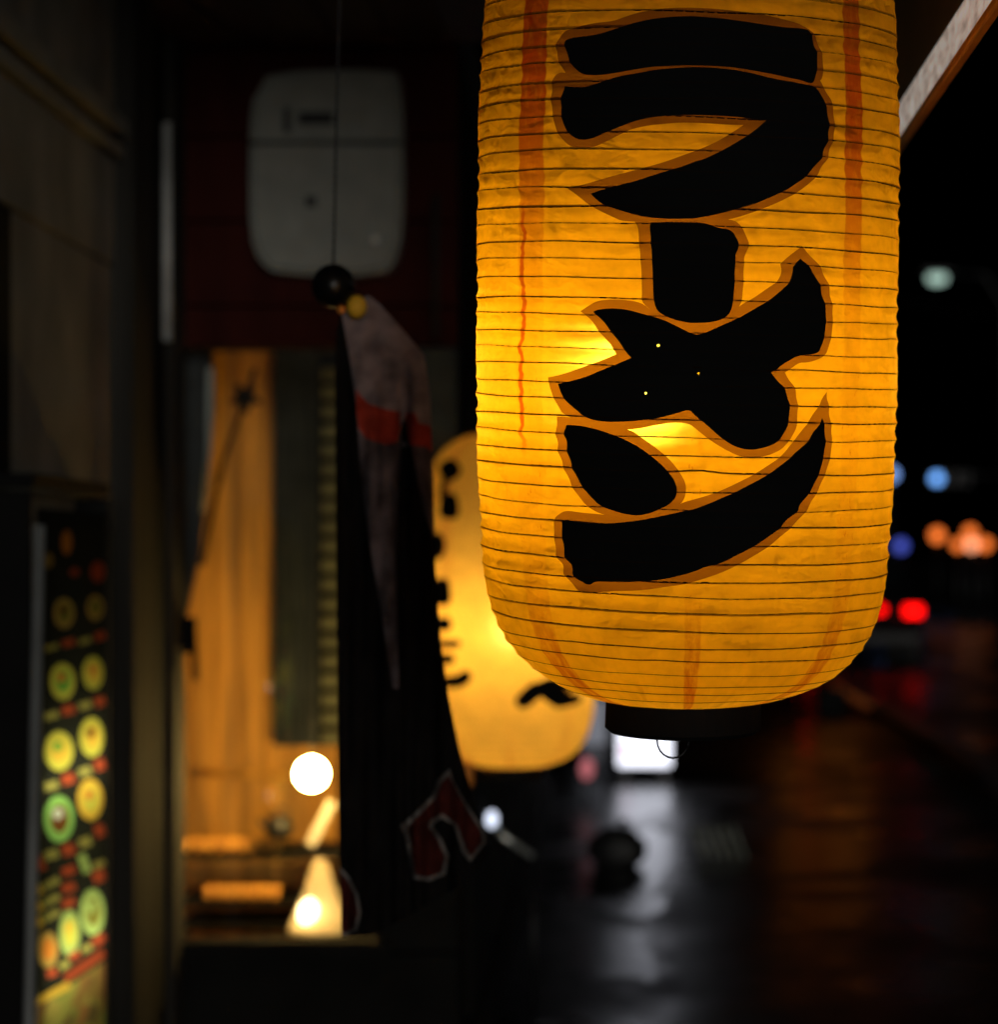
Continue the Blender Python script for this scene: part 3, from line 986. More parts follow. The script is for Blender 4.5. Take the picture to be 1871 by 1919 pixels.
    def fittings(self, cord_to, bulb_h, bulb_mat, bulb_r=0.036, loop=True, bulb_x=0.0):
        s = self.s; r = 147 * SC

        def lz(name, pr, mat): return obj(name, bm_lathe(bmesh.new(), [(a * s, b * s) for a, b in pr], (0, 0, 0), 48), mat, self.t, smooth=False, world_space=False)
        lz('mouth_ring', [(0, -0.004), (r - 0.012, -0.004), (r - 0.006, 0.002), (r, 0.002), (r + 0.001, -0.030), (r - 0.004, -0.0345), (0, -0.0345)], M['black'])
        lz('mouth_ring', [(0, LH + 0.004), (r - 0.006, LH - 0.002), (r, LH - 0.002), (r, LH + 0.033), (r - 0.012, LH + 0.033), (0, LH + 0.030)], M['black'])
        if loop:
            pts = [Vector((-0.012 + 0.017 * math.cos(a), -r * 0.75, -0.036 - 0.019 * math.sin(a))) * s for a in [i * math.pi / 10 for i in range(11)]]
            obj('wire_loop', bm_tube(bmesh.new(), pts, 0.0012 * s, 6), M['iron'], self.t, True, False)
        pts = [Vector((0.11 * math.cos(a), 0, LH + 0.03 + 0.10 * math.sin(a))) * s for a in [i * math.pi / 12 for i in range(13)]]
        obj('bail', bm_tube(bmesh.new(), pts, 0.003 * s, 6), M['iron'], self.t, True, False)
        top = self.M @ (Vector((0, 0, LH + 0.13)) * s)
        tube('cord', [top, Vector((top.x, top.y, cord_to))], 0.004, M['iron'], self.t, 6)
        if bulb_mat:
            obj('bulb', bm_ball(bmesh.new(), Vector((bulb_x, 0, bulb_h)) * s, bulb_r * s, 3, (1, 1, 1.25)), bulb_mat, self.t, True, False)
            a, b_ = Vector((bulb_x, 0, bulb_h + 0.05)) * s, Vector((bulb_x, 0, bulb_h + 0.12)) * s
            obj('socket', bm_tube(bmesh.new(), [a, b_], 0.018 * s, 10), M['black'], self.t, False, False)
            obj('lamp_cord', bm_tube(bmesh.new(), [b_, Vector((0, 0, LH)) * s], 0.004 * s, 6), M['black'], self.t, False, False)


def ZL(ox, oy, pts): return [(ox + x / 4.36, oy + y / 4.36) for x, y in pts]


z1 = lambda *p: ZL(1020, 0, p)
z2 = lambda *p: ZL(1300, 0, p)
z3 = lambda *p: ZL(1020, 400, p)
z4 = lambda *p: ZL(1300, 400, p)
z5 = lambda *p: ZL(1020, 720, p)
z6 = lambda *p: ZL(1300, 720, p)
ra_top = z1((160, 345), (195, 315), (300, 300), (430, 285), (560, 245), (680, 205), (800, 170), (950, 145), (1100, 135), (1220, 133)) \
    + z2((60, 138), (200, 148), (350, 165), (550, 195), (750, 225), (930, 235), (960, 265), (985, 330), (1000, 390), (1015, 430), (1020, 520), (1010, 600), (990, 672), (960, 685), (880, 656), (800, 642), (650, 608), (500, 580), (400, 563), (300, 549), (150, 540), (0, 537)) \
    + z1((1150, 536), (1000, 540), (850, 550), (700, 575), (560, 600), (450, 615), (330, 612), (290, 600), (240, 560), (205, 510), (190, 460), (170, 400))
ra_low = z1((160, 705), (210, 710), (320, 715), (400, 690), (500, 660), (600, 625), (750, 600), (850, 580), (1000, 561), (1150, 552)) \
    + z2((0, 548), (150, 553), (300, 567), (400, 582), (500, 604), (650, 644), (800, 668), (900, 690), (990, 705), (1030, 750), (1060, 800), (1085, 860), (1100, 930), (1115, 1000), (1115, 1100), (1105, 1160), (1080, 1230), (1060, 1290), (1020, 1340), (950, 1420), (880, 1480), (770, 1550), (650, 1605), (500, 1670), (400, 1695), (250, 1740), (100, 1770), (0, 1785)) \
    + z1((1100, 1790), (1000, 1788), (870, 1780), (750, 1760), (620, 1720), (500, 1680), (430, 1640), (370, 1583), (480, 1550), (620, 1510), (750, 1480), (900, 1430), (1050, 1385), (1150, 1355), (1240, 1315)) \
    + z2((80, 1305), (200, 1250), (330, 1180), (450, 1105), (530, 1050), (595, 985), (500, 975), (350, 955), (200, 945), (0, 940)) \
    + z1((1100, 940), (1000, 945), (880, 960), (750, 985), (650, 1020), (590, 1048), (500, 1085), (400, 1130), (330, 1145), (270, 1140), (210, 1100), (170, 1050), (145, 980), (130, 900), (130, 800), (150, 730))
ra_edge = z1((90, 375), (120, 320), (160, 260), (230, 235), (400, 190), (560, 175), (640, 145), (750, 110), (900, 80), (1050, 65), (1200, 63)) \
    + z2((60, 68), (150, 70), (300, 85), (450, 105), (600, 125), (700, 150), (850, 185), (930, 225), (985, 270), (1020, 340), (1045, 400), (1060, 450), (1068, 540), (1060, 640), (1040, 660), (1055, 690), (1080, 750), (1130, 820), (1145, 900), (1155, 980), (1165, 1080), (1140, 1180), (1110, 1290), (1060, 1360), (1020, 1440), (900, 1545), (750, 1630), (600, 1695), (450, 1750), (320, 1790), (150, 1815), (0, 1815)) \
    + z1((1100, 1815), (1000, 1812), (800, 1812), (640, 1810), (560, 1775), (450, 1725), (330, 1650), (250, 1590), (185, 1540), (300, 1515), (450, 1470), (650, 1415), (850, 1365), (1000, 1320), (1150, 1265)) \
    + z2((50, 1222), (100, 1200), (200, 1155), (320, 1085), (415, 1022), (300, 1020), (150, 1010), (0, 1003)) \
    + z1((1080, 1003), (950, 1015), (850, 1025), (780, 1040), (700, 1060), (600, 1110), (500, 1160), (420, 1200), (350, 1210), (220, 1205), (150, 1140), (100, 1070), (70, 970), (50, 850), (50, 740), (60, 660), (80, 610), (120, 590), (160, 595), (130, 540), (105, 480), (100, 420))
bar_ink = z3((870, 75), (1000, 70)) + z4((0, 72), (100, 80), (200, 120), (290, 130), (335, 160), (355, 200), (375, 250), (365, 300), (345, 340), (342, 500), (330, 680), (315, 780), (280, 840), (200, 880), (100, 895), (0, 897)) \
    + z3((1150, 890), (1050, 865), (950, 820), (910, 770), (893, 700), (888, 500), (880, 350), (870, 200), (860, 130))
bar_edge = z3((740, 70), (765, 100), (770, 200), (785, 350), (797, 500), (800, 650), (795, 725), (880, 800), (950, 850), (1100, 920)) \
    + z4((20, 970), (100, 940), (300, 850), (395, 745), (410, 600), (415, 450), (415, 370), (440, 310), (460, 250), (430, 170), (385, 95), (320, 45), (0, 40)) + z3((1000, 45))
me_ink = z3((400, 805), (440, 785), (550, 775), (650, 782), (750, 805), (850, 835), (950, 860), (1050, 905), (1150, 955), (1230, 993)) \
    + z4((50, 988), (100, 975), (200, 930), (350, 865), (450, 810), (600, 725), (700, 655), (770, 590), (810, 530), (825, 470), (815, 430), (885, 370), (960, 440), (1010, 510), (1045, 590), (1070, 690), (1083, 760), (1087, 880), (1075, 980), (1065, 1030), (1045, 1090), (1015, 1150), (870, 1155), (800, 1195), (720, 1245), (680, 1280), (635, 1298), (680, 1350), (750, 1430), (775, 1490), (795, 1570), (785, 1700), (750, 1790), (690, 1870), (600, 1910), (480, 1935), (380, 1920), (290, 1880), (200, 1810), (100, 1720), (10, 1650)) \
    + z3((1185, 1598), (1050, 1645), (900, 1680), (700, 1700), (550, 1705), (430, 1698), (330, 1665), (250, 1600), (180, 1540), (140, 1480), (112, 1395), (220, 1370), (350, 1330), (450, 1285), (550, 1250), (705, 1180), (650, 1110), (560, 990), (480, 880))
me_edge = z3((295, 800), (350, 760), (430, 715), (540, 703), (650, 705), (795, 727), (880, 800), (950, 840), (1100, 900), (1220, 940)) \
    + z4((100, 905), (250, 860), (330, 800), (400, 740), (500, 690), (600, 620), (700, 550), (735, 480), (710, 415), (800, 340), (885, 270), (960, 340), (1030, 410), (1080, 500), (1115, 580), (1140, 730), (1140, 880), (1130, 1000), (1105, 1090), (1080, 1160), (1000, 1205), (930, 1220), (870, 1220), (800, 1270), (750, 1300), (790, 1360), (840, 1430), (860, 1550), (855, 1700)) \
    + z6((830, 400), (740, 520), (660, 565), (560, 595), (460, 605), (380, 590), (300, 555), (200, 500), (100, 430), (20, 365)) \
    + z5((1180, 318), (1020, 312), (720, 378), (500, 360), (300, 300), (155, 250), (110, 180), (75, 110), (50, 40)) \
    + z3((30, 1340), (130, 1320), (250, 1280), (400, 1225), (500, 1185), (585, 1150), (550, 1090), (480, 1010), (400, 900), (340, 830))
dot_ink = z5((175, 335), (230, 335), (330, 345), (480, 385), (620, 435), (750, 500), (880, 590), (980, 680), (1050, 760), (1085, 840), (1085, 890), (1070, 935), (1020, 985), (950, 1020), (850, 1060), (750, 1075), (650, 1060), (550, 1030), (450, 990), (380, 925), (310, 840), (250, 740), (205, 630), (178, 530), (175, 460), (155, 405))
dot_edge = z5((105, 265), (200, 268), (300, 280), (500, 320), (720, 378), (800, 440), (900, 510), (1000, 590), (1090, 690), (1150, 790), (1165, 860), (1140, 965), (1060, 1010), (900, 1065), (750, 1105), (600, 1090), (450, 1060), (340, 990), (250, 880), (190, 760), (145, 660), (110, 560), (100, 480), (88, 400))
n_ink = z5((145, 1115), (190, 1105), (220, 1118), (300, 1130), (450, 1140), (600, 1135), (800, 1110), (1000, 1070), (1150, 1035)) \
    + z6((0, 1025), (150, 970), (300, 905), (450, 830), (600, 750), (750, 640), (850, 545), (930, 480), (980, 400), (1030, 340), (1065, 275), (1078, 340), (1080, 420), (1088, 475), (1070, 560), (1060, 640), (1030, 740), (970, 870), (880, 990), (850, 1050), (770, 1110), (700, 1190), (600, 1260), (500, 1325), (350, 1400), (200, 1475), (100, 1490), (0, 1535)) \
    + z5((1050, 1580), (900, 1605), (700, 1618), (500, 1615), (410, 1610), (380, 1635), (345, 1640), (300, 1615), (230, 1570), (215, 1470), (180, 1440), (160, 1400), (152, 1300), (140, 1230), (145, 1170))
n_edge = z5((78, 1105), (120, 1060), (180, 1030), (300, 1050), (450, 1062), (600, 1080), (750, 1095), (900, 1060), (1060, 1005), (1140, 965)) \
    + z6((0, 945), (150, 900), (300, 840), (450, 765), (600, 675), (720, 590), (800, 490), (880, 390), (960, 290), (1030, 180), (1100, 65), (1115, 180), (1135, 320), (1140, 470), (1120, 620), (1070, 770), (1000, 920), (930, 1040), (850, 1130), (740, 1230), (600, 1340), (450, 1430), (300, 1510), (150, 1570), (0, 1615)) \
    + z5((1150, 1635), (1000, 1655), (850, 1680), (700, 1690), (550, 1690), (400, 1705), (280, 1695), (230, 1640), (180, 1580), (150, 1540), (145, 1470), (90, 1410), (80, 1300), (78, 1200))

# ---- front lantern
rib_px = [(1020, y) for y in (26, 56, 88, 119, 155, 186, 221, 251, 284, 319, 351, 386, 420, 454, 486, 520, 556, 586, 619, 652, 683, 714, 746, 780, 812, 844, 876, 909, 942, 974, 1006, 1041, 1074, 1103, 1135, 1167, 1195)] \
    + [(1290, y) for y in (1240, 1265, 1287, 1304, 1316)]
L1 = Lantern('ramen_lantern', 'big sharp yellow paper lantern with black brush lettering in the foreground', 1281, 1311, 3.15, 4.0, 0.45, 0.989, [0, 1], 'lit paper lanterns', 0.02)
hs = sorted(set(round(L1.unproject(x, y)[1], 5) for x, y in rib_px))
hs = [h for h in hs if 0.004 < h < LH - 0.004]
top = hs[-1] + 0.019
while top < LH - 0.012:
    hs.append(top); top += 0.018
L1.ribs = np.array([0.0] + hs + [LH])
polys = []
for t, p in (('edge', ra_edge), ('edge', bar_edge), ('edge', me_edge), ('edge', dot_edge), ('edge', n_edge),
             ('ra', ra_top), ('ra', ra_low), ('bar', bar_ink), ('me', me_ink), ('n', dot_ink), ('n', n_ink)):
    p = smooth_poly(p, 2)
    polys.append((t, [L1.unproject(x, y) for x, y in p]))
for x, y, r in ((1233.5, 647.5, 2.3), (1310, 699.7, 2.3), (1210.5, 737, 2.2)):
    polys.append(('hole', [L1.unproject(*q) for q in ellipse(x, y, r * 2, r * 2, 8)]))
TR = (0.66, 0.335, 0.003)
paper1 = lantern_paper('yellow lantern paper', TR, (0.14, 0.07, 0.005), 1.0)
edge1 = translucent('thinned brown ink', (TR[0] * 0.38, TR[1] * 0.29, TR[2] * 0.3), (0.05, 0.02, 0.005))
L1.build(polys, {'': paper1, 'edge': edge1, 'ra': M['ink'], 'bar': M['ink'], 'me': M['ink'], 'n': M['ink']}, 3,
         {'edge': 'lettering_border', 'ra': 'letter_stroke', 'bar': 'letter_stroke', 'me': 'letter_stroke', 'n': 'letter_stroke'})
L1.fittings(EZ, float(L1.unproject(1230, 725)[1]), glow('front bulb glow', (1.0, 0.66, 0.30), 60), bulb_x=-0.045)

# ---- second lantern
L2 = Lantern('blurred_lantern', 'paler yellow paper lantern hanging low behind the grey banner', 958, 1436, 7.6, 0, 0, 0.975, [0, 1], 'lit paper lanterns')
L2.ribs = np.linspace(0, LH, 42); L2.rib_k = 0.55


def zs(*p): return [(786 + x / 2.666, 760 + y / 2.666) for x, y in p]


c2 = []
for pts, w in (([(112, 352), (150, 322), (192, 288)], [38, 66, 44]), ([(140, 350), (118, 420), (112, 470)], [22, 16, 24]), ([(98, 500), (150, 505), (195, 500)], [60, 78, 66]),
               ([(40, 700), (90, 702), (130, 706)], [70, 86, 40]), ([(60, 930), (120, 930), (158, 925)], [70, 84, 60]), ([(70, 1098), (110, 1092), (158, 1090)], [24, 44, 36]),
               ([(70, 1185), (120, 1192), (205, 1190)], [22, 22, 24]), ([(70, 1262), (120, 1268), (178, 1262)], [30, 34, 24]), ([(60, 1362), (120, 1382), (200, 1378), (235, 1350), (240, 1325)], [26, 34, 40, 40, 18]),
               ([(490, 1498), (545, 1455), (612, 1392)], [34, 52, 40]), ([(605, 1390), (670, 1440), (700, 1485)], [60, 60, 40]), ([(660, 1470), (740, 1470), (815, 1462)], [50, 46, 22]), ([(600, 1395), (720, 1400), (800, 1380)], [40, 44, 30])):
    c2.append(('ink', [L2.unproject(*q) for q in zs(*round_poly(stroke_poly(pts, [k_ * 1.75 for k_ in w])))]))
TR2 = (0.62, 0.40, 0.062)
paper2 = lantern_paper('cream lantern paper', TR2, (0.25, 0.16, 0.04), 0.35, 0.4, (0.03, 0.04, 0.1))
L2.build(c2, {'': paper2, 'ink': M['ink']}, 11, {'ink': 'letter_stroke'}, cols=96, sub=2)
L2.fittings(EZ, 0.36, glow('second bulb glow', (1.0, 0.66, 0.30), 94), loop=False)
tube('tassel', [P(877, 1428, 7.42), P(877, 1472, 7.42)], [0.012, 0.014], M['orange_cord'], L2.t, 8)

# ================================================================ hanging banner with black ball
BY = 4.2
ban = thing('hanging_banner', 'folded grey and black cloth banner with red band hanging from a black ball', 'banner', P(640, 585, BY))
bo = [(640, 585), (690, 553), (712, 570), (755, 618), (795, 665), (806, 740), (812, 900), (815, 1050), (826, 1200), (840, 1300), (860, 1400), (880, 1470), (905, 1550), (920, 1600), (880, 1650), (790, 1700), (700, 1752), (640, 1755), (634, 1500), (630, 1000), (628, 660), (632, 620)]


def z5b(*p): return [(250 + x / 2.495, 1250 + y / 2.495) for x, y in p]


bp_ = [('grey', [(640, 585), (690, 553), (712, 570), (755, 618), (795, 665), (806, 740), (813, 900), (814, 1010), (795, 960), (778, 850), (765, 770), (752, 800), (748, 900), (742, 1050), (748, 1290), (736, 1290), (715, 1150), (690, 1000), (676, 880), (668, 760), (658, 690), (650, 640)]),  # grey drawn where the folds catch light, the crease between left black
       ('grey_shaded', [(671, 806), (690, 822), (728, 832), (748, 826), (765, 832), (800, 836), (830, 840), (813, 1010), (795, 960), (778, 870), (770, 836), (752, 836), (748, 900), (742, 1050), (748, 1290), (736, 1290), (715, 1150), (690, 1000), (676, 880)]),  # darker copy of the grey: light falling off down the cloth, painted in
       ('red', [(667, 728), (676, 742), (692, 757), (725, 768), (750, 772), (750, 805), (745, 828), (728, 834), (705, 828), (686, 822), (672, 802), (668, 760)]),
       ('red', [(760, 775), (778, 773), (785, 793), (798, 796), (808, 800), (811, 848), (800, 838), (768, 834)]),
       ('outline', z5b((1480, 475), (1500, 540), (1560, 640), (1640, 760), (1650, 820), (1575, 910), (1540, 870), (1500, 740), (1440, 705), (1400, 740), (1440, 800), (1475, 880), (1460, 970), (1380, 1000), (1310, 990), (1290, 900), (1270, 790), (1250, 740), (1310, 690), (1400, 600), (1420, 530))),
       ('outline', z5b((955, 920), (1010, 980), (1050, 1060), (1065, 1150), (1045, 1230), (1000, 1260), (968, 1250))),
       ('letter', z5b((1475, 505), (1550, 645), (1628, 770), (1633, 815), (1580, 885), (1555, 850), (1515, 735), (1445, 685), (1390, 715), (1380, 745), (1425, 810), (1458, 885), (1442, 958), (1380, 983), (1325, 973), (1305, 890), (1292, 800), (1285, 745), (1330, 698), (1415, 610), (1437, 545))),
       ('letter', z5b((960, 950), (1000, 995), (1038, 1070), (1051, 1150), (1032, 1215), (990, 1242), (968, 1236)))]
g = [(x, y) for x in range(630, 920, 9) for y in range(560, 1755, 16)]
V, R = cut_sheet(bo, bp_, g, 8)


def fold(x, y):
    s = (x - 632) / 180
    k = min(1, max(0, (y - 600) / 300))
    d = 0.022 * math.sin((x - 0.09 * (y - 700)) * 0.062) * k + 0.008 * math.sin(x * 0.17 + y * 0.006) * k
    # the deep crease between the two lit folds
    d += 0.035 * math.exp(-((x - 757 - (y - 800) * 0.012) / 9) ** 2) * min(1, max(0, (y - 700) / 120))
    return BY + d + 0.02 * s


V3 = np.array([tuple(P(x, y, fold(x, y))) for x, y in V])


def cloth_mat(name, col, var=0.3):
    m, nt, N, L = new_mat(name)
    b = N['Principled BSDF']; b.inputs['Roughness'].default_value = 0.95; b.inputs['Specular IOR Level'].default_value = 0.04
    tc = N.new('ShaderNodeTexCoord')
    n1 = N.new('ShaderNodeTexNoise'); n1.inputs['Scale'].default_value = 26; n1.inputs['Detail'].default_value = 6
    L.new(tc.outputs['Object'], n1.inputs['Vector'])
    cr = N.new('ShaderNodeValToRGB'); cr.color_ramp.elements[0].position = 0.3; cr.color_ramp.elements[1].position = 0.7
    cr.color_ramp.elements[0].color = (*[c * (1 - var) for c in col], 1); cr.color_ramp.elements[1].color = (*[c * (1 + var) for c in col], 1)
    L.new(n1.outputs['Fac'], cr.inputs[0]); L.new(cr.outputs[0], b.inputs['Base Color'])
    return m


cm = {'': cloth_mat('black banner cloth', (0.006, 0.0055, 0.0055)), 'grey': cloth_mat('grey mauve banner cloth', (0.185, 0.155, 0.165), 0.55), 'grey_shaded': cloth_mat('mauve banner cloth with painted shade', (0.085, 0.072, 0.08), 0.6), 'red': cloth_mat('red banner band', (0.30, 0.036, 0.02), 0.45),
      'outline': cloth_mat('white letter outline', (0.13, 0.12, 0.115), 0.6), 'letter': cloth_mat('dark red letter', (0.045, 0.009, 0.007), 0.5)}
nm = {'': 'cloth', 'grey': 'grey_cloth', 'grey_shaded': 'shaded_grey_cloth', 'red': 'red_band', 'outline': 'letter_outline', 'letter': 'letter'}
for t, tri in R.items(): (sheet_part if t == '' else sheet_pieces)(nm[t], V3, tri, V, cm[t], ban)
ball('ball', P(625, 536, BY - 0.02), 0.0312, M['gloss_black'], ban, 4)
cb = bmesh.new()
cp = [P(638, -120, BY), P(637, 0, BY), P(633, 130, BY), P(629, 300, BY), P(627, 420, BY), P(625, 505, BY)]
bm_tube(cb, [Vector((cp[0].x, BY, EZ))] + cp, 0.0016, 6)
for a, b in zip(cp, cp[1:]):
    nb_ = int((b - a).length / 0.011)
    for k in range(nb_): bm_ball(cb, a.lerp(b, k / nb_), 0.0028, 1)
obj('bead_chain', cb, M['iron'], ban, True)
ball('yellow_knot', P(669, 575, BY - 0.02), 0.0145, M['yellow'], ban, 3, (1.0, 0.8, 1.15))
ball('bead', P(640, 581, BY - 0.02), 0.006, M['orange_cord'], ban, 2)

# ================================================================ street things further off
# white standing sign
wy = 20.0
ws = thing('street_sign', 'bright white lightbox sign standing on the wet street', 'sign', (P(1208, 0, wy).x, wy, 0))
sx_ = P(1208, 0, wy).x
box('light_panel', (sx_, wy - 0.02, 0.62), (0.36, 0.03, 1.02), glow('white sign glow', (0.86, 0.88, 1.0), 2.0), ws, bevel=0.01)
box('cabinet', (sx_, wy + 0.07, 0.62), (0.40, 0.14, 1.08), M['black'], ws, bevel=0.01)
box('foot', (sx_ - 0.13, wy + 0.02, 0.04), (0.06, 0.3, 0.08), M['iron'], ws)
box('foot', (sx_ + 0.13, wy + 0.02, 0.04), (0.06, 0.3, 0.08), M['iron'], ws)
box('mark', (sx_ - 0.12, wy - 0.038, 0.22), (0.06, 0.004, 0.10), glow('pink sign mark', (0.9, 0.55, 0.7), 1.2), ws)
# dim poster stand
dx = P(1112, 0, 22).x
ds = thing('poster_stand', 'dim grey lit poster stand left of the white street sign', 'sign', (dx, 22, 0))
box('poster', (dx, 21.98, 0.30), (0.20, 0.02, 0.34), glow('dim poster glow', (0.75, 0.78, 0.9), 0.22), ds)
box('lower_poster', (dx + 0.01, 21.98, 0.06), (0.16, 0.02, 0.10), glow('dim lower poster glow', (0.6, 0.6, 0.68), 0.08), ds)
box('board', (dx, 22.02, 0.32), (0.24, 0.04, 0.64), M['black'], ds, bevel=0.005)
# pink lantern
pk = P(1100, 1440, 18)
pl = thing('pink_lantern', 'small pink lamp on a short post near the poster stand', 'lamp', (pk.x, 18, 0))
ball('shade', pk, 0.052, glow('pink lamp glow', (0.9, 0.25, 0.28), 0.55), pl, 2, (0.8, 0.8, 1.3))
tube('post', [(pk.x, 18, 0), (pk.x, 18, pk.z - 0.06)], 0.012, M['iron'], pl, 6)
# black bag on the street
bg = P(1157, 1620, 14.6)
bag = thing('rubbish_bag', 'black rounded bag lying on the wet street in the white reflection', 'bag', (bg.x, 14.6, 0))
bb = bmesh.new(); bm_ball(bb, (0, 0, 0), 1, 4)
for v in bb.verts:
    c = v.co.copy()
    k = 1 + 0.10 * noise.noise(c * 2.3) + 0.05 * noise.noise(c * 6)
    v.co = Vector((c.x * 0.145 * k, c.y * 0.13 * k, max(0.0, 0.085 + c.z * 0.115 * k)))
    v.co += Vector((bg.x, 14.6, 0))
obj('sack', bb, M['bag'], bag, True)
tube('tied_neck', [(bg.x + 0.01, 14.6, 0.18), (bg.x + 0.02, 14.6, 0.205), (bg.x + 0.035, 14.58, 0.225)], [0.03, 0.014, 0.026], M['bag'], bag, 8)
# low slatted rack leaning on the street
ry = 14.9
gr = thing('slatted_rack', 'low rack of pale slanting slats standing on the wet street', 'rack', (P(1345, 0, ry).x, ry, 0))
slat_m = surf('pale worn paint', (0.22, 0.235, 0.20), 0.8, 0.4, scale=20, spec=0.1)
for i in range(5):
    tube('slat', [P(1297 + i * 19, 1546, ry), Vector((P(1322 + i * 19, 0, ry).x, ry, 0.006))], 0.011, slat_m, gr, 6)
tube('rail', [P(1290, 1560, ry + 0.02), P(1385, 1560, ry + 0.02)], 0.009, M['iron'], gr, 6)
tube('rail', [P(1305, 1600, ry + 0.02), P(1405, 1600, ry + 0.02)], 0.009, M['iron'], gr, 6)
for px in (1300, 1380): tube('stay', [P(px, 1550, ry + 0.02), Vector((P(px, 0, ry).x, ry + 0.16, 0.0))], 0.008, M['iron'], gr, 6)
# spot lamp on a pole
sl = P(922, 1535, 9.6)
sp = thing('spot_lamp', 'small white spot lamp on a slanting arm beside the banner letter', 'lamp', (P(1000, 0, 9.6).x, 9.6, 0))
ball('bulb', sl, 0.022, glow('spot bulb glow', (0.75, 0.82, 1.0), 1.6), sp, 2, (0.9, 0.9, 1.3))
tube('arm', [sl + Vector((0.008, 0, -0.02)), P(945, 1568, 9.6), P(1000, 1605, 9.6)], 0.011, M['steel'], sp, 8)
tube('pole', [P(1000, 1605, 9.6), Vector((P(1000, 0, 9.6).x, 9.6, 0.02))], 0.010, M['iron'], sp, 8)
lathe('base', [(0, 0), (0.09, 0), (0.09, 0.012), (0, 0.02)], (P(1000, 0, 9.6).x, 9.6, 0), M['iron'], sp, 20)

# orange standing lanterns across the street (behind the front lantern, seen in the wet road)
for i, (px, Y, h0, h1, w) in enumerate(((1492, 29.0, 1.38, 1.85, 0.20), (1585, 30.5, 1.30, 2.0, 0.22))):
    x = P(px, 0, Y).x
    o = thing('pole_lantern', ('orange lantern on a pole reflected in the road below the front lantern', 'taller orange lantern on a pole by the kerb reflected in the wet road')[i], 'lantern', (x, Y, 0))
    lathe('shade', [(w * 0.5, h0), (w, h0 + 0.12), (w, h1 - 0.12), (w * 0.5, h1)], (x, Y, 0), glow('orange lantern glow %d' % i, (1.0, 0.27, 0.03), 0.65), o, 20)
    lathe('base', [(0, 0), (w * 0.8, 0), (w * 0.8, 0.05), (0.03, 0.06), (0.03, h0), (w * 0.5, h0 + 0.01), (0, h0 + 0.012)], (x, Y, 0), M['black'], o, 16)

# leaning orange barrier bar by the kerb
bt, bl = P(1562, 1283, 28), P(1652, 1354, 28)
br = thing('barrier_bar', 'orange barrier bar leaning down toward the kerb at lower right', 'barrier', (bl.x, 28, 0))
tube('bar', [bt, Vector((bl.x, 28, 0.035))], 0.042, surf('orange barrier plastic', (0.42, 0.10, 0.02), 0.7, 0.4, scale=8, spec=0.1), br, 10)
box('foot', (bt.x - 0.02, 28, 0.14), (0.26, 0.3, 0.28), M['black'], br, bevel=0.02)

# car, tail lamp to us
cyy = 40.0
cr_x = P(1712, 0, cyy).x
cx0 = cr_x - 0.72
car = thing('parked_car', 'dark car seen from behind with red tail lamps lit', 'car', (cx0, cyy + 2, 0))
side = [(0.0, 0.32), (0.02, 0.75), (0.10, 0.95), (0.55, 1.02), (1.05, 1.40), (2.35, 1.42), (3.05, 1.02), (4.0, 0.85), (4.15, 0.60), (4.15, 0.30)]
b2 = bm_prism(bmesh.new(), [(cyy + a, z) for a, z in side], cx0 - 0.84, cx0 + 0.84, 'X')
bmesh.ops.bevel(b2, geom=list(b2.edges), offset=0.06, segments=2, affect='EDGES')
obj('body', b2, M['car'], car, True)
box('rear_window', (cx0, cyy + 0.78, 1.22), (1.25, 0.02, 0.42), M['car_glass'], car, rot=(rad(-37), 0, 0))
box('bumper', (cx0, cyy - 0.03, 0.42), (1.66, 0.12, 0.18), M['car'], car, bevel=0.03)
box('number_plate', (cx0, cyy - 0.02, 0.68), (0.33, 0.012, 0.165), M['post'], car)
red = glow('tail lamp red', (1.0, 0.003, 0.002), 3.5)
zt = EYE + (VY - 1145) / F * cyy
for s in (-1, 1):
    box('tail_lamp', (cx0 + s * 0.72, cyy - 0.012, zt), (0.24, 0.05, 0.14), red, car, bevel=0.02)
    box('reflector', (cx0 + s * 0.27, cyy - 0.012, zt + 0.02), (0.12, 0.04, 0.10), red, car, bevel=0.01)
    for yy in (0.8, 3.3):
        w = obj('wheel', bm_lathe(bmesh.new(), [(0.0, -0.1), (0.3, -0.1), (0.32, -0.07), (0.32, 0.07), (0.3, 0.1), (0.0, 0.1)], (0, 0, 0), 24), M['rubber'], car, True, False)
        w.matrix_local = parent_world(car).inverted() @ (Matrix.Translation((cx0 + s * 0.76, cyy + yy, 0.32)) @ Matrix.Rotation(rad(90), 4, 'Y'))
        rm = obj('rim', bm_lathe(bmesh.new(), [(0.0, -0.11), (0.19, -0.11), (0.2, -0.09), (0.2, 0.09), (0.19, 0.11), (0, 0.11)], (0, 0, 0), 16), M['steel'], w, True, False)


def globe_post(name, label, px, py, Y, r, mat, cat='street lamp', group=None):
    p = P(px, py, Y)
    o = thing(name, label, cat, (p.x, Y, 0), group)
    ball('globe', p, r, mat, o, 2)
    tube('post', [(p.x, Y, 0), (p.x, Y, p.z - r)], 0.05, M['iron'], o, 8)
    lathe('base', [(0, 0), (0.16, 0), (0.14, 0.08), (0.05, 0.25), (0, 0.25)], (p.x, Y, 0), M['iron'], o, 12)
    return o


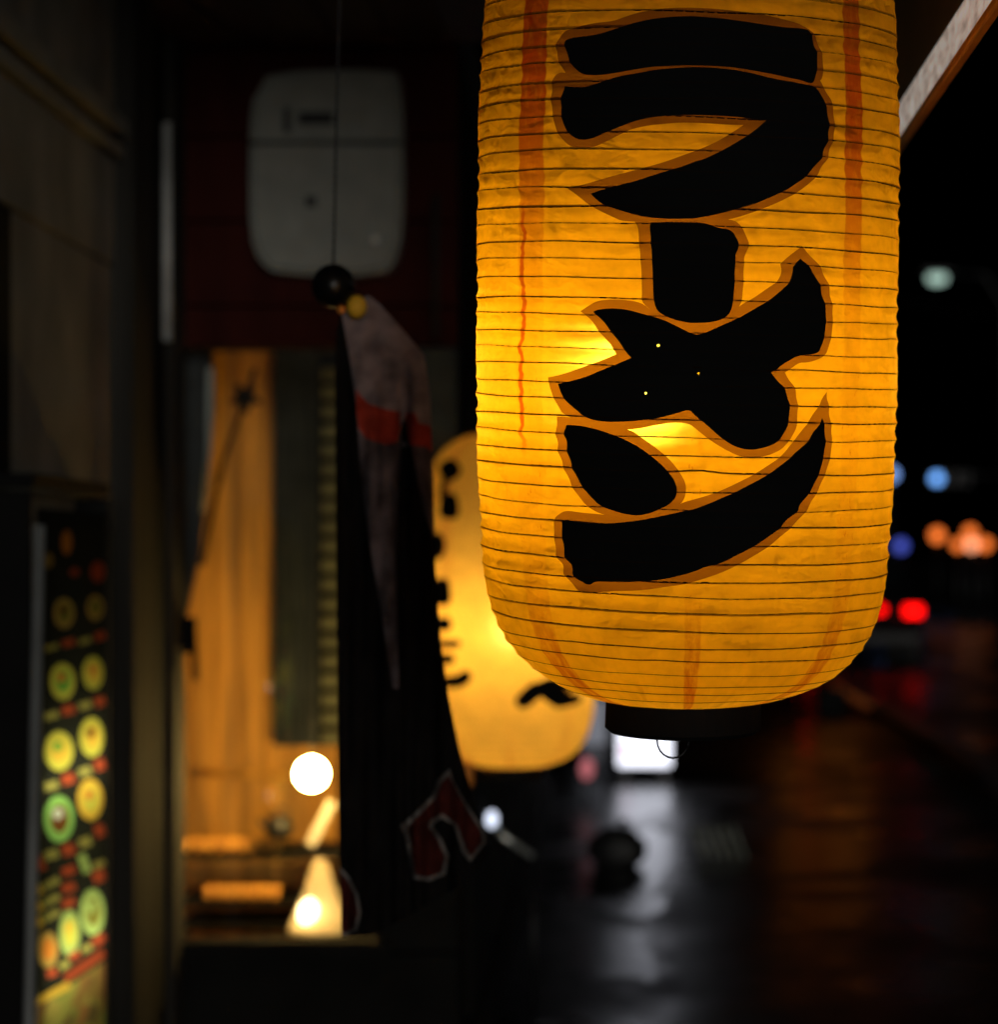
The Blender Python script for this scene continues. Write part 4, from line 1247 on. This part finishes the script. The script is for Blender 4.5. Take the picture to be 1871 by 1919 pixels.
org = glow('orange globe glow', (1.0, 0.20, 0.03), 1.7)
warmw = glow('warm white globe glow', (1.0, 0.36, 0.18), 2.0)
blu = glow('blue sign globe glow', (0.10, 0.14, 0.8), 0.9)
lbl = glow('pale blue globe glow', (0.25, 0.45, 1.0), 1.5)
globe_post('lamp_post', 'far orange globe lamp standing alone right of the lantern', 1757, 1003, 70, 0.16, org)
globe_post('lamp_post', 'topmost far orange globe lamp in the cluster of three at right edge', 1819, 998, 72, 0.15, org)
globe_post('lamp_post', 'far whitish orange globe lamp in the middle of the right edge cluster', 1822, 1021, 66, 0.14, warmw)
globe_post('lamp_post', 'far orange globe lamp at the right end of the cluster', 1847, 1020, 67, 0.14, org)
globe_post('lamp_post', 'far orange globe lamp at the left end of the right edge cluster', 1796, 1021, 68, 0.13, org)
globe_post('lamp_post', 'far dim violet blue globe lamp close to the lantern edge', 1689, 1023, 70, 0.15, blu)
globe_post('lamp_post', 'far pale blue globe lamp low at the lantern edge', 1660, 1072, 60, 0.10, lbl)

# traffic signal with the blue lens lit
ty = 90.0
tp = P(1755, 897, ty)
ts = thing('traffic_signal', 'far traffic signal showing its blue lens right of the lantern', 'traffic signal', (tp.x + 2.2, ty, 0))
tube('pole', [(tp.x + 2.2, ty, 0), (tp.x + 2.2, ty, 5.2)], 0.09, M['iron'], ts)
tube('arm', [(tp.x + 2.2, ty, tp.z + 0.1), (tp.x, ty, tp.z + 0.1)], 0.05, M['iron'], ts)
hd = box('signal_head', (tp.x + 0.4, ty - 0.1, tp.z), (1.3, 0.2, 0.45), M['iron'], ts, bevel=0.05)
for k, mt in enumerate((glow('signal blue', (0.16, 0.42, 1.0), 2.2), M['car_glass'], M['car_glass'])):
    lathe('lens', [(0, -0.02), (0.17, -0.02), (0.17, 0.02), (0, 0.04)], (0, 0, 0), mt, None, 20)
    o = bpy.context.scene.objects[-1] if False else bpy.data.objects[[x.name for x in bpy.data.objects if x.name.startswith('lens')][-1]]
    o.parent = hd
    o.matrix_local = parent_world(hd).inverted() @ (Matrix.Translation((tp.x + k * 0.4, ty - 0.215, tp.z)) @ Matrix.Rotation(rad(90), 4, 'X'))
globe_post('lamp_post', 'far light blue globe lamp half hidden by the lantern edge', 1671, 889, 90, 0.2, lbl)

# tall street lamp
ly = 60.0
lp = P(1757, 522, ly)
st = thing('street_lamp', 'tall street lamp with pale greenish white light high at right', 'street lamp', (lp.x + 1.4, ly, 0))
tube('pole', [(lp.x + 1.4, ly, 0), (lp.x + 1.4, ly, lp.z - 0.6), (lp.x + 1.0, ly, lp.z + 0.05), (lp.x + 0.2, ly, lp.z + 0.12)], [0.09, 0.06, 0.05, 0.04], M['iron'], st)
box('head', (lp.x, ly, lp.z + 0.13), (0.6, 0.26, 0.10), M['iron'], st, bevel=0.03)
ball('lamp', (lp.x, ly, lp.z), 0.17, glow('street lamp glow', (0.55, 0.80, 0.68), 0.9), st, 2, (1.2, 1, 0.7))
# overhead cable
bm_ = bm_tube(bmesh.new(), [Vector((lp.x + 1.4, ly, 6.4)) + Vector((k * -1.1, -k * 3.2, 0.02 * (k - 5) ** 2 - 0.5)) for k in range(-9, 11)], 0.02, 6)
tag(obj('overhead_cable', bm_, M['iron'], None, True), 'thin overhead cable crossing the dark sky at right', 'cable')
